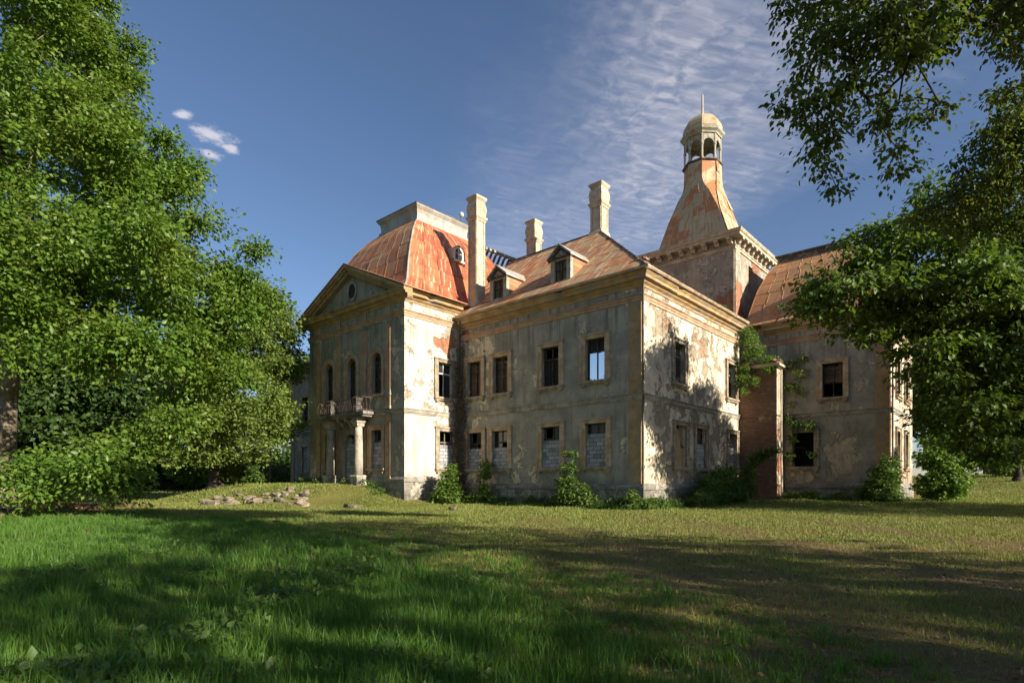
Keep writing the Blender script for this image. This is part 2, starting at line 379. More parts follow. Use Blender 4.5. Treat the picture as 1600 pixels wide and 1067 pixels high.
M['leaf_chestnut'] = leaf_mat('chestnut_leaf', (.07, .135, .022), (.125, .195, .036), (.105, .165, .03), .42)
M['leaf_bright'] = leaf_mat('young_leaf', (.10, .19, .03), (.16, .26, .05), (.13, .22, .04), .42)
M['leaf_bush'] = leaf_mat('elder_leaf', (.075, .145, .03), (.125, .205, .045), (.10, .17, .036), .4)
M['leaf_near'] = leaf_mat('overhanging_leaf', (.075, .13, .025), (.125, .18, .04), (.125, .155, .036), .5)
M['leaf_dead'] = leaf_mat('dry_ivy', (.09, .068, .05), (.30, .225, .165), (.13, .095, .07), .1, .9, 2.5)
M['litter'] = leaf_mat('fallen_leaf', (.16, .095, .05), (.26, .17, .09), (.12, .07, .04), .1, .85, 1.0)
M['grass_tall'] = leaf_mat('tall_grass_blade', (.06, .155, .018), (.12, .235, .036), (.10, .21, .03), .40, .5, .5)
M['grass_short'] = leaf_mat('short_grass_blade', (.12, .19, .03), (.26, .27, .075), (.21, .22, .055), .3, .6, .35)

# ------------------------------------------------------------------ ground
def sstep(x, a, b):
    t = np.clip((np.asarray(x, float)-a)/(b-a), 0, 1); return t*t*(3-2*t)
def seg_dist(x, y, ax, ay, bx, by):
    ux, uy = bx-ax, by-ay; l2 = ux*ux+uy*uy
    t = np.clip(((x-ax)*ux+(y-ay)*uy)/l2, 0, 1); return np.hypot(x-ax-t*ux, y-ay-t*uy)
def gh(x, y):
    x = np.asarray(x, float); y = np.asarray(y, float)
    d = seg_dist(x, y, -20.5, -6.0, -31.0, -6.6)
    wob = .5*np.sin(x*.9+y*.35)+.35*np.sin(x*.37-y*1.3)
    h = 1.32*sstep(d+wob*.8, 8.2, 1.4)
    h = h+.25*sstep(y, 3, 14)*sstep(x, -2, 5)+2.1*sstep(y, 24, 60)*sstep(x, -6, 6)
    h = h+.55*sstep(-x, 30, 55)
    h = h+.035*np.sin(x*.8+1.3)*np.cos(y*.7)+.02*np.sin(x*2.1+y*1.7)
    return h
nr, na = 190, 300
rad = np.concatenate(([0.0], np.geomspace(1.2, 2500, nr-1)))
ang = np.linspace(0, 2*np.pi, na, endpoint=False)
gx = CAM[0]+rad[:, None]*np.cos(ang)[None]; gy = CAM[1]+rad[:, None]*np.sin(ang)[None]
gz = gh(gx, gy)*np.where(rad[:, None] < 300, 1, 1)
i0 = np.arange(nr-1)[:, None]*na; j = np.arange(na)[None]; j1 = (j+1) % na
fc = np.stack([i0+j, i0+na+j, i0+na+j1, i0+j1], -1).reshape(-1, 4)
gm, t = new_mat('lawn_soil')
pos = t.n('ShaderNodeNewGeometry').outputs['Position']
a1 = t.noise(pos, .22, 6, .6); a2 = t.noise(pos, 1.3, 8, .66); a3 = t.noise(pos, 14, 6, .7)
gcol = t.mix(t.step(a1, .36, .64), (.15, .16, .035), (.29, .245, .08))
gcol = t.mix(t.step(a3, .35, .75), gcol, (.085, .11, .022))
latc = t.vec('DOT_PRODUCT', t.vec('SUBTRACT', pos, CAM), (RX, RY, 0)); dep = t.vec('DOT_PRODUCT', t.vec('SUBTRACT', pos, CAM), (-RY, RX, 0))
bare = t.math('MULTIPLY', t.step(t.math('ADD', latc, t.math('MULTIPLY', dep, .12)), -1.0, 7.0), t.step(dep, 19, 30, 1.0, 0.0))
soil = t.mix(a3, (.13, .08, .042), (.24, .155, .085))
gcol = t.mix(t.math('MULTIPLY', t.step(t.math('MULTIPLY_ADD', bare, .25, a2), .53, .66), .85), gcol, soil)
finish(t, gcol, .95, t.math('ADD', t.math('MULTIPLY', a2, .6), a3), .9, .08, .1)
ground = link('ground', np_mesh('ground', np.stack([gx, gy, gz], -1).reshape(-1, 3), fc.ravel(), np.full(len(fc), 4), gm, smooth=True))
tag(ground, 'lawn and bare soil in front of the manor', 'ground', kind='structure')

# ------------------------------------------------------------------ the manor
manor = tag(empty('manor_house'), 'derelict two storey manor house with rusty mansard roofs, pedimented portico and lantern tower', 'manor house')
ZS, ZA, ZC = 6.43, 11.55, 13.05        # string course, architrave, cornice top
PX0, PX1, PY = -26.76, -14.70, -4.97   # pavilion left, right, front
LX, LY = -41.2, 0.9                    # left wing end, front
RX0, RX1, RWY, RWE = -2.0, 9.3, 16.0, 25.5   # right wing
SE = 14.3                              # side wing end

def wall(name, x0, x1, z0, z1, ops, mat, loc, rz, th=.5):
    """local frame: x along, outward -y. ops: (x0, x1, z0, z1, arched)"""
    b = MB()
    xs = sorted({x0, x1, *[o[0] for o in ops], *[o[1] for o in ops]})
    for a, c in zip(xs, xs[1:]):
        col = sorted([o for o in ops if o[0] <= a+1e-6 and o[1] >= c-1e-6], key=lambda o: o[2])
        z = z0
        for o in col+[None]:
            zt = o[2] if o else z1
            if zt > z+1e-6:
                n = max(1, int((zt-z)/3))
                for yy, flip in ((0, 0), (th, 1)):
                    q = [(a, yy, z), (c, yy, z), (c, yy, zt), (a, yy, zt)]
                    b.poly(q[::-1] if flip else q)
            if o: z = o[3]
    for (a, c, zb, zt, arch) in ops:
        if arch:
            r = (c-a)/2; zc = zt-r; m = (a+c)/2; N = 10
            pts = [(m-r*math.cos(math.pi*k/N), zc+r*math.sin(math.pi*k/N)) for k in range(N+1)]
            for (p, q) in zip(pts, pts[1:]):
                b.quad((p[0], 0, p[1]), (q[0], 0, q[1]), (q[0], 0, zt+.0), (p[0], 0, zt+.0))
                b.quad((p[0], 0, p[1]), (p[0], th, p[1]), (q[0], th, q[1]), (q[0], 0, q[1]))
            zt2 = zc
        else:
            zt2 = zt; b.quad((a, 0, zt), (a, th, zt), (c, th, zt), (c, 0, zt))
        b.quad((a, 0, zb), (a, th, zb), (a, th, zt2), (a, 0, zt2))
        b.quad((c, 0, zb), (c, 0, zt2), (c, th, zt2), (c, th, zb))
        b.quad((a, 0, zb), (c, 0, zb), (c, th, zb), (a, th, zb))
    return b.build(name, mat, manor, loc, rz)

def op(c, hw, z0, z1, arch=False): return (c-hw, c+hw, z0, z1, arch)
UW, UZ0, UZ1 = .70, 7.47, 9.95
LW, LZ0, LZ1 = .73, 2.42, 4.97
HP = R(90)
# walls ------------------------------------------------------------
WU, WL = [-13.25, -10.72, -6.46, -3.12], [-13.2, -10.78, -6.42, -3.07]
BW = [(-13.75, -12.85), (-11.53, -10.22), (-7.19, -5.92), (-3.58, -2.50)]
wall('front_wing_wall', PX1, 0, -1, ZC, [op(c, UW, UZ0, UZ1) for c in WU]+[op(c, LW, LZ0, LZ1) for c in WL]+[(a, b, .12, 1.05, False) for a, b in BW], M['grey'], (0, 0, 0), 0)
SU, SL = [4.47, 12.72], [4.65, 7.60, 12.95]
wall('side_wing_wall', 0, SE, -1, ZC, [op(c, UW, UZ0, UZ1) for c in SU]+[op(c, LW, LZ0, LZ1) for c in SL], M['creamside'], (0, 0, 0), HP)
PCZ = 14.0
wall('pavilion_side_wall', PY, .6, -1, PCZ, [op(-1.42, UW, 7.40, 9.82), op(-1.30, .73, 2.48, 5.05)], M['cream'], (PX1, 0, 0), HP)
PW = [-17.72, -20.76, -23.80]
wall('pavilion_front_wall', PX0, PX1, -1, PCZ, [op(PW[0], .56, 7.55, 10.42, True), op(PW[1], .56, 6.46, 10.42, True), op(PW[2], .56, 6.46, 10.42, True),
     op(-17.72, .60, 2.45, 5.10), op(-21.0, .75, 1.2, 5.0, True), op(-23.8, .55, 2.45, 5.10)], M['greypav'], (0, PY, 0), 0)
wall('pavilion_left_wall', -1.0, -PY, -1, PCZ, [], M['grey'], (PX0, 0, 0), -HP)
wall('left_wing_wall', LX, PX0, -1, ZC, [op(-38.2, .62, 7.5, 9.95), op(-38.2, .62, 2.5, 5.0), op(-33.5, .62, 7.5, 9.95)], M['greypav'], (0, LY, 0), 0)
wall('left_end_wall', -12, -LY, -1, ZC, [], M['grey'], (LX, 0, 0), -HP)
wall('right_wing_wall', RX0, RX1, -1, ZC, [op(5.85, .66, 7.40, 9.78), op(3.95, .72, 2.62, 5.05), (4.1, 5.6, .3, 1.1, False), (7.2, 8.0, .3, 1.0, False)], M['rightgrey'], (0, RWY, 0), 0)
wall('right_side_wall', RWY, RWE, -1, ZC, [op(18.6, .62, 7.45, 9.85), op(22.2, .62, 7.45, 9.85), op(18.6, .62, 2.6, 5.0), op(22.2, .62, 2.6, 5.0)], M['rightside'], (RX1, 0, 0), HP)
# rear walls close the rooms; one tall gap shows the sky through the near upper window
wall('rear_wall', 0, 41.2, -1, ZC, [(9.2, 14.8, 8.3, 12.8, False)], M['tower'], (0, 14.0, 0), R(180))
wall('rear_right_wall', -RX1, 2.0, -1, ZC, [], M['rightside'], (0, RWE, 0), R(180))
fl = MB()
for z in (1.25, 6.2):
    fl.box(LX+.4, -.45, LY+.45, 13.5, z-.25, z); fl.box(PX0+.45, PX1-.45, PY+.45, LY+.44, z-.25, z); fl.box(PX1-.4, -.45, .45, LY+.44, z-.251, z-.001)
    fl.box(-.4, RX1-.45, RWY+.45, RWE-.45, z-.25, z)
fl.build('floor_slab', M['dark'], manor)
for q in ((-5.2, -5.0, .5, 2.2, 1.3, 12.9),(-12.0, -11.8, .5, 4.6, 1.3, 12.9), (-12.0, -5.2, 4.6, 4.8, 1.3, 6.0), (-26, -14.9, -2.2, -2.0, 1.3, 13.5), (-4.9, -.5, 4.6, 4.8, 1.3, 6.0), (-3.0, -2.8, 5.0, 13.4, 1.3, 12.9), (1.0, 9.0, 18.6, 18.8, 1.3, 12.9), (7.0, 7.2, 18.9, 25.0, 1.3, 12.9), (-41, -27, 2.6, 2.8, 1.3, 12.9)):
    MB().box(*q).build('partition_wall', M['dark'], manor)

# swept mouldings -----------------------------------------------------
P_wing = [(PX1+.02, 0), (0, 0), (0, SE)]
P_pav = [(PX0, LY), (PX0, PY), (PX1, PY), (PX1, -.02)]
P_left = [(LX, 8), (LX, LY), (PX0-.02, LY)]
P_right = [(1.2, RWY), (RX1, RWY), (RX1, RWE)]
def moulding(name, path, prof, mat):
    j_, c_ = {'cornice': (.014, .035), 'string_course': (.010, .07), 'architrave': (.009, .05), 'plinth': (.012, .05), 'gutter': (.012, 0)}[name]
    return MB().sweep(path, prof, j_, c_).build(name, mat, manor)
plinth_p = [(-.1, -.8), (.10, -.8), (.10, 1.02), (.16, 1.08), (.16, 1.22), (.05, 1.40), (-.1, 1.42)]
string_p = [(-.1, 6.08), (.05, 6.08), (.07, 6.16), (.10, 6.20), (.10, 6.33), (.16, 6.37), (.16, 6.42), (-.1, 6.46)]
def archi_p(z): return [(-.1, z), (.06, z), (.06, z+.14), (.10, z+.17), (.10, z+.27), (.18, z+.33), (.18, z+.38), (-.1, z+.42)]
def corn_p(z0, z1, o=.6): return [(-.1, z0), (.05, z0), (.08, z0+.12), (.22, z0+.22), (.24, z0+.30), (o*.75, z0+.36), (o*.75, z0+.52), (o*.85, z0+.58), (o, z1-.06), (o, z1), (-.1, z1+.02)]
for P, nm in ((P_wing, 'wing'), (P_left, 'left'), (P_right, 'right')):
    moulding('plinth', P, plinth_p, M['plinth'])
    moulding('string_course', P, string_p, M['stone'])
    moulding('architrave', P, archi_p(ZA), M['pink'])
    moulding('cornice', P, corn_p(12.30, ZC), M['ochre'])
    moulding('gutter', [(p[0], p[1]) for p in P], [(.60, ZC+.03), (.70, ZC-.03), (.76, ZC+.05), (.76, ZC+.12), (.72, ZC+.12), (.60, ZC+.08)], M['gutter'])
P_pavs = [(PX0, LY), (PX0, PY), (PX1, PY), (PX1, -.16)]
for (pth, dz) in ((P_pavs, 0),):
    moulding('plinth', pth, [(o, z if z < 0 else z+.45) for o, z in plinth_p], M['plinth'])
    moulding('string_course', pth, [(o, z-.06) for o, z in string_p], M['stone'])
    moulding('architrave', pth, archi_p(12.42), M['pink'])
    moulding('cornice', pth, corn_p(13.36, 14.05, .66), M['ochre'])
# corner pilasters and quoin strips
for (a, b_, z0, z1) in ((-.86, -.06, 1.42, 6.07), (-.86, -.06, 6.47, ZA-.01)):
    MB().box(a, b_, -.05, .02, z0, z1).build('pilaster', M['ochre'], manor)
    MB().box(.02, .75, -.045, .02, z0, z1).build('pilaster', M['creamside'], manor, (0, 0, 0), HP)
for (z0, z1) in ((1.42, 6.07), (6.47, ZA-.01)):
    MB().box(8.45, 9.26, -.05, .02, z0, z1).build('pilaster', M['ochre'], manor, (0, RWY, 0))
    MB().box(LX+.05, LX+.8, -.05, .02, z0, z1).build('pilaster', M['ochre'], manor, (0, LY, 0))
# pavilion pilasters with pedestals and capitals
for x in (-16.40, -19.20, -22.50, -25.30):
    MB().box(x-.29, x+.29, -.12, .02, 7.7, 12.10).build('pilaster', M['pink'], manor, (0, PY, 0))
    c = MB().box(x-.34, x+.34, -.16, .02, 7.45, 7.70); c.box(x-.40, x+.40, -.22, .02, 7.34, 7.45); c.build('pilaster_base', M['stone'], manor, (0, PY, 0))
    c = MB().box(x-.31, x+.31, -.145, .02, 12.10, 12.20); c.box(x-.36, x+.36, -.19, .02, 12.20, 12.41); c.build('pilaster_capital', M['stone'], manor, (0, PY, 0))
    MB().box(x-.38, x+.38, -.20, .02, 6.42, 6.62).build('pedestal_base', M['stone'], manor, (0, PY, 0))
    MB().box(x-.33, x+.33, -.15, .02, 6.62, 7.34).build('pedestal', M['pink'], manor, (0, PY, 0))
    MB().box(x-.24, x+.24, -.08, .02, 12.84, 13.35).build('frieze_block', M['pink'], manor, (0, PY, 0))
    MB().box(x-.28, x+.28, -.11, .02, 1.9, 5.55).build('pilaster', M['pink'], manor, (0, PY, 0))
    k = MB().box(x-.33, x+.33, -.15, .02, 5.55, 5.68); k.box(x-.30, x+.30, -.13, .02, 5.68, 5.86); k.box(x-.36, x+.36, -.18, .02, 5.86, 6.01)
    k.build('pilaster_capital', M['ochre'], manor, (0, PY, 0)); MB().box(x-.34, x+.34, -.16, .02, 1.5, 1.895).build('pilaster_base', M['ochre'], manor, (0, PY, 0))
for x in (-19.20, -22.50):   # grey worn pedestal stumps on the balcony
    MB().square_lathe(0, 0, [(.24, 0), (.24, .5), (.18, .6), (.21, .85), (.28, .93), (.28, 1.03), (.14, 1.15)]).build('balcony_post', M['pipe'], manor, (x, PY-.62, 6.30))

# pediment -----------------------------------------------------------
pc, pw, pz, ph = (PX0+PX1)/2, 6.73, 14.05, 2.95
pb = MB(); pb.prism([(pc-pw+.3, PY-.02, pz-.02), (pc+pw-.3, PY-.02, pz-.02), (pc, PY-.02, pz+ph-.15)], (0, .3, 0))
pb.build('pediment_wall', M['greypav'], manor)
for sgn in (-1, 1):
    rk = MB()
    for (o0, o1, t0, t1) in ((-.02, .38, -.58, -.36), (-.01, .56, -.36, -.20), (0, .68, -.20, .02)):
        sl = ph/pw; e = .12
        a = (pc+sgn*(pw+e), pz-sl*e); b_ = (pc, pz+ph)
        ps = [(a[0], PY-o1, a[1]+t0), (b_[0], PY-o1, b_[1]+t0), (b_[0], PY-o1, b_[1]+t1), (a[0], PY-o1, a[1]+t1)]
        ps = ps if sgn < 0 else ps[::-1]
        rk.prism([p for p in ps], (0, o1-o0+.02, 0))
    rk.build('raking_cornice', M['ochre'], manor)
    g = MB(); a = (pc+sgn*(pw+.2), pz-.05); 
    g.prism([(a[0], PY-.74, a[1]+.03), (pc, PY-.74, pz+ph+.03), (pc, PY-.74, pz+ph+.10), (a[0], PY-.74, a[1]+.10)], (0, 5.6, 0))
    g.build('pediment_roof', M['rust_brown'], manor)
oc = empty('oculus', (pc, PY-.03, 15.25)); oc.parent = manor
ring = MB(); N = 20
for k in range(N):
    a0, a1 = 2*math.pi*k/N, 2*math.pi*(k+1)/N
    for (r0, r1, d) in ((.46, .64, .07),):
        p = [(r*math.cos(a), 0, 1.15*r*math.sin(a)) for r, a in ((r0, a0), (r1, a0), (r1, a1), (r0, a1))]
        ring.prism(p, (0, -d, 0))
ring.build('frame', M['stone'], oc)
disc = MB(); disc.poly([(.47*math.cos(2*math.pi*k/N), -.012, 1.15*.47*math.sin(2*math.pi*k/N)) for k in range(N)]); disc.build('pane', M['dark'], oc)

# windows --------------------------------------------------------------
MESH = {}
def shared(key, fn, mat, smooth=False):
    if key not in MESH: MESH[key] = fn().mesh(key, mat, smooth)
    return MESH[key]
def put(parent, name, me, x=0, y=0, z=0, rz=0.0):
    o = bpy.data.objects.new(name, me); COL.objects.link(o); o.parent = parent; o.location = (x, y, z); o.rotation_euler = (0, 0, rz); return o
def surround_mb(hw, h, wd=.29, lip=True):
    def f():
        b = MB(); d = .09
        b.box(-hw-wd, -hw+.012, -d, .03, -.02, h); b.box(hw-.012, hw+wd, -d, .03, -.02, h); b.box(-hw-wd, hw+wd, -d-.003, .03, h-.012, h+.20)
        if lip:
            b.box(-hw-wd-.05, -hw-wd+.05, -d-.035, .03, .0, h+.26); b.box(hw+wd-.05, hw+wd+.05, -d-.035, .03, .0, h+.26)
            b.box(-hw-wd-.08, hw+wd+.08, -d-.07, .03, h+.19, h+.28)
        return b
    return f
def sill_mb(hw, wd=.29):
    def f():
        b = MB().box(-hw-wd-.10, hw+wd+.10, -.24, .25, -.13, -.01); b.box(-hw-wd-.04, hw+wd+.04, -.15, .03, -.24, -.131)
        for s in (-1, 1): b.box(s*(hw+wd/2)-.11, s*(hw+wd/2)+.11, -.19, .03, -.36, -.241)
        return b
    return f
def sash_mb(hw, h, tz, y=.24):
    def f():
        b = MB(); q = .06
        b.box(-hw-.02, -hw+q, y, y+.07, -.02, h+.02); b.box(hw-q, hw+.02, y, y+.07, -.02, h+.02)
        b.box(-hw, hw, y+.002, y+.068, -.02, q); b.box(-hw, hw, y+.002, y+.068, h-q, h+.02)
        b.box(-hw, hw, y-.02, y+.072, tz-.05, tz+.05); b.box(-.035, .035, y-.004, y+.066, .0, h)
        return b
    return f
def pane_mb(w_, h_): return lambda: MB().box(-w_/2, w_/2, 0, .008, 0, h_)
def block_courses(par, hw, h, y=.10, z0=0.0, key=''):
    put(par, 'mortar', shared('mortar%.2f_%.2f' % (hw, h), lambda: MB().box(-hw-.01, hw+.01, y+.012, y+.2, -.02, h-.01), M['mortar']), 0, 0, z0)
    rows = max(2, round(h/.25)); rh = h/rows
    for r_ in range(rows):
        xs = [-hw]; x = -hw-(.27 if r_ % 2 else 0)+rnd.uniform(-.04, .04)
        while x < hw-.62: x += .49; xs.append(x)
        if hw-xs[-1] < .15: xs.pop()
        xs = sorted(set(xs))+[hw]
        for a, c in zip(xs, xs[1:]):
            if c-a < .06: continue
            wq = round((c-a)*20)/20
            me = shared('block%.2f_%.3f' % (wq, rh), lambda: MB().box(-wq/2+.016, wq/2-.016, 0, .16, .014, rh-.014, .006), M['block'])
            o = put(par, 'concrete_block', me, (a+c)/2, y-rnd.uniform(0, .02), z0+r_*rh); o.scale.x = (c-a)/wq

def place(name, plane, c, z):
    o = empty(name); o.parent = manor
    kind, off = plane
    if kind == 'F': o.location = (c, off, z)
    else: o.location = (off, c, z); o.rotation_euler = (0, 0, HP)
    return o
def window(plane, c, hw, z0, z1, mode, wd=.29, fmat='frame', lip=True, fill=0.0, smat='wood'):
    h = z1-z0; k = '%.2f_%.2f_%.2f_%s_%s' % (hw, h, wd, fmat, smat)
    wn = place('window', plane, c, z0)
    put(wn, 'surround', shared('surround'+k, surround_mb(hw, h, wd, lip), M[fmat])); put(wn, 'sill', shared('sill'+k, sill_mb(hw, wd), M['sill']))
    tz = h*.70
    if mode in ('glass', 'boards', 'louvre', 'broken', 'blocks', 'halfboards'):
        put(wn, 'sash', shared('sash'+k, sash_mb(hw, h, tz), M[smat]))
    if mode in ('glass', 'blocks'):
        for s in (-1, 1):
            for (a, b_) in ((.07, tz-.06), (tz+.06, h-.07)):
                if mode == 'blocks' and b_ < fill: continue
                if rnd.random() < .30: continue
                put(wn, 'pane', shared('pane%.2f_%.2f' % (hw, b_-a), pane_mb(hw-.11, b_-a), M['glass']), s*hw*.5, .275, a)
    if mode in ('boards', 'halfboards'):
        n = 7; bw_ = 2*hw/n
        for i in range(n):
            z_ = 0 if mode == 'boards' else h*.42
            hh = h-z_-rnd.uniform(0, .22)
            if rnd.random() < .1: hh *= .6
            put(wn, 'board', shared('board%.2f' % bw_, lambda: MB().box(-bw_/2+.008, bw_/2-.008, 0, .025, 0, 1), M['brownwood']), -hw+bw_*(i+.5), .33+rnd.uniform(0, .02), z_).scale.z = hh
        for z_ in (h*.5, h*.86):
            put(wn, 'batten', shared('batten%.2f' % hw, lambda: MB().box(-hw, hw, 0, .03, -.05, .05), M['greywood']), 0, .295, z_)
    if mode == 'louvre':
        for i in range(16):
            put(wn, 'slat', shared('slat%.2f' % hw, lambda: MB().add([(-hw+.06, .0, 0), (hw-.06, .0, 0), (hw-.06, .05, .085), (-hw+.06, .05, .085), (-hw+.06, .01, -.01), (hw-.06, .01, -.01), (hw-.06, .06, .075), (-hw+.06, .06, .075)], [(0, 1, 2, 3), (7, 6, 5, 4), (0, 4, 5, 1), (3, 2, 6, 7)]), M['wood']), 0, .32, .06+i*.103)
    if mode == 'broken':
        rg = MB()
        xs = [-.62+i*.124 for i in range(11)]
        for a, c in zip(xs, xs[1:]):
            za, zb = 1.75+rnd.uniform(-.12, .14), 1.75+rnd.uniform(-.12, .14)
            rg.quad((a, .36+rnd.uniform(-.02, .02), za), (c, .36+rnd.uniform(-.02, .02), zb), (c, .36, h-.02), (a, .36, h-.02))
        rg.build('torn_blind', M['rag'], wn)
        MB().tube([(-.2, 1.5, 2.1), (1.4, 2.6, .7)], .07, 4).build('fallen_beam', M['greywood'], wn); MB().tube([(-1.6, 3.4, .9), (.3, 3.0, 1.6)], .05, 4).build('fallen_beam', M['greywood'], wn)
        MB().tube([(-.9, 5.2, 1.9), (.9, 5.6, 2.1)], .05, 4).build('fallen_beam', M['greywood'], wn)
    if fill:
        block_courses(wn, hw, fill)
    return wn

FW = ('F', 0.0)
for c, md in zip(WU, ('boards', 'boards', 'louvre', 'broken')): window(FW, c, UW, UZ0, UZ1, md)
for c, fl_ in zip(WL, (1.45, 1.42, 1.70, 1.94)): window(FW, c, LW, LZ0, LZ1, 'blocks', fill=fl_)
SW = ('S', 0.0)
for c, md in zip(SU, ('glass', 'glass')): window(SW, c, UW, UZ0, UZ1, md, fmat='sill', smat='greywood')
wn = window(SW, SL[0], LW, LZ0, LZ1, 'none', fmat='sill')
inf = MB(); inf.box(-.73, .25, .12, .3, 0, 1.9, .02); inf.box(-.735, .735, .16, .32, -.02, 1.2, .01); inf.box(-.60, .1, .13, .3, 1.85, 2.3, .05); inf.build('plaster_infill', M['ochre'], wn)
for c in SL[1:]: window(SW, c, LW, LZ0, LZ1, 'blocks', fmat='sill', fill=1.55)
PS = ('S', PX1)
window(PS, -1.42, UW, 7.40, 9.82, 'glass', fmat='sill', smat='white'); window(PS, -1.30, .73, 2.48, 5.05, 'blocks', fmat='sill', fill=1.64, smat='greywood')
PFt = ('F', PY)
def arch_window(c, hw, z0, z1, sill=True):
    wn = place('arched_window', PFt, c, z0); h = z1-z0; zc = h-hw; N = 12
    b = MB()
    for (wd_, d_, r_) in ((.28, .09, 0),):
        b.box(-hw-wd_, -hw+.01, -d_, .03, 0, zc); b.box(hw-.01, hw+wd_, -d_, .03, 0, zc)
        for k in range(N):
            a0, a1 = math.pi*k/N, math.pi*(k+1)/N
            b.prism([(r*math.cos(a), .03, zc+r*math.sin(a)) for r, a in ((hw-.01, a0), (hw+wd_, a0), (hw+wd_, a1), (hw-.01, a1))], (0, -d_-.03, 0))
    b.build('surround', M['pink'], wn)
    l = MB()
    for s in (-1, 1): l.box(s*(hw+.28)-.035, s*(hw+.28)+.035, -.14, .03, 0, zc)
    for k in range(N):
        a0, a1 = math.pi*k/N, math.pi*(k+1)/N
        l.prism([(r*math.cos(a), .03, zc+r*math.sin(a)) for r, a in ((hw+.24, a0), (hw+.33, a0), (hw+.33, a1), (hw+.24, a1))], (0, -.17, 0))
    l.build('archivolt', M['frame'], wn)
    s_ = MB(); y = .22
    s_.box(-hw-.01, -hw+.07, y, y+.07, 0, zc+.1); s_.box(hw-.07, hw+.01, y, y+.07, 0, zc+.1); s_.box(-hw, hw, y-.02, y+.08, zc-.16, zc-.02); s_.box(-.035, .035, y+.002, y+.068, 0, zc-.1)
    for k in range(N):
        a0, a1 = math.pi*k/N, math.pi*(k+1)/N
        s_.prism([(r*math.cos(a), y+.06, zc+r*math.sin(a)) for r, a in ((hw-.07, a0), (hw+.01, a0), (hw+.01, a1), (hw-.07, a1))], (0, -.06, 0))
    for a in (R(60), R(90), R(120)): s_.tube([(0, y+.03, zc), (hw*math.cos(a)*.95, y+.03, zc+hw*math.sin(a)*.95)], .02, 4)
    s_.build('sash', M['wood'], wn)
    for s in (-1, 1): MB().box(s*hw*.5-hw*.42, s*hw*.5+hw*.42, y+.03, y+.04, .05, zc-.16).build('pane', M['glass'], wn)
    fp = MB(); fp.poly([(hw*.93*math.cos(math.pi*k/N), y+.035, zc+hw*.93*math.sin(math.pi*k/N)) for k in range(N+1)]); fp.build('pane', M['glass'], wn)
    if sill: MB().box(-hw-.42, hw+.42, -.2, .2, -.16, -.01).build('sill', M['frame'], wn)
arch_window(PW[0], .56, 7.55, 10.42); arch_window(PW[1], .56, 6.46, 10.42, False); arch_window(PW[2], .56, 6.46, 10.42, False)
window(PFt, -17.72, .60, 2.45, 5.10, 'blocks', fmat='pink', fill=1.80); window(PFt, -23.8, .55, 2.45, 5.10, 'blocks', fmat='pink', fill=1.8)
dr = place('doorway', PFt, -21.0, 1.2); block_courses(dr, .75, 3.1, .16)
rs = random.Random(5)
up = MB(); up.box(-.6, -.12, .2, .34, 3.09, 3.5, .01); up.build('block_infill', M['block'], dr)
LWp = ('F', LY)
window(LWp, -38.2, .62, 7.5, 9.95, 'glass'); window(LWp, -38.2, .62, 2.5, 5.0, 'blocks', fill=2.45); window(LWp, -33.5, .62, 7.5, 9.95, 'glass')
RWp = ('F', RWY)
window(RWp, 5.85, .66, 7.40, 9.78, 'halfboards'); window(RWp, 3.95, .72, 2.62, 5.05, 'none', fmat='sill')
for c in (18.6, 22.2):
    window(('S', RX1), c, .62, 7.45, 9.85, 'glass', fmat='sill'); window(('S', RX1), c, .62, 2.6, 5.0, 'blocks', fmat='sill', fill=1.5)
for (a, b_) in BW:
    bw_ = place('basement_window', FW, (a+b_)/2, .12); hw = (b_-a)/2
    f = MB()
    for q in (((-hw-.12, -hw+.02), (-.02, .95)), ((hw-.02, hw+.12), (-.02, .95))): f.box(q[0][0], q[0][1], -.13, .03, q[1][0], q[1][1])
    f.build('frame', M['stone'], bw_)
    if a > -12.5:
        e = MB(); hh, hw2 = .30, .22
        e.box(-hw, -hw2, -.04, .2, 0, .93); e.box(hw2, hw, -.04, .2, 0, .93); e.box(-hw2, hw2, -.04, .2, 0, .48); e.box(-hw2, hw2, -.04, .2, .72, .93)
        e.build('block_infill', M['block'], bw_)

# balcony -----------------------------------------------------------------
bal = empty('balcony', (-20.75, PY, 6.0)); bal.parent = manor
s = MB().box(-3.0, 3.0, -1.12, -.18, .12, .34); s.box(-2.85, 2.85, -1.02, -.18, -.02, .119); s.build('slab', M['plinth'], bal)
for x in (-1.45, -.5, .5, 1.45):
    MB().prism([(x-.12, -.15, -.7), (x-.12, -.15, -.03), (x-.12, -.95, -.03), (x-.12, -.92, -.2), (x-.12, -.62, -.3), (x-.12, -.45, -.55), (x-.12, -.3, -.68)], (.24, 0, 0)).build('bracket', M['stone'], bal)
rail = MB()
for (p, q) in (((-2.9, -1.05), (2.9, -1.05)), ((-2.9, -1.05), (-2.9, -.2)), ((2.9, -1.05), (2.9, -.2))):
    for z in (.42, 1.28): rail.tube([(p[0], p[1], z), (q[0], q[1], z)], .028, 5)
rail.build('rail', M['iron'], bal)
bars = [(-2.9+i*.29, -1.05) for i in range(21)]+[(sx*2.9, -.2-.28*k) for sx in (-1, 1) for k in range(3)]
bme = shared('baluster', lambda: MB().tube([(0, 0, .34), (0, 0, .55), (.07, 0, .72), (0, 0, .9), (-.07, 0, 1.05), (0, 0, 1.28)], .016, 4), M['iron'])
for (x, y) in bars: put(bal, 'baluster', bme, x, y, 0, rnd.choice((0, HP, math.pi)))
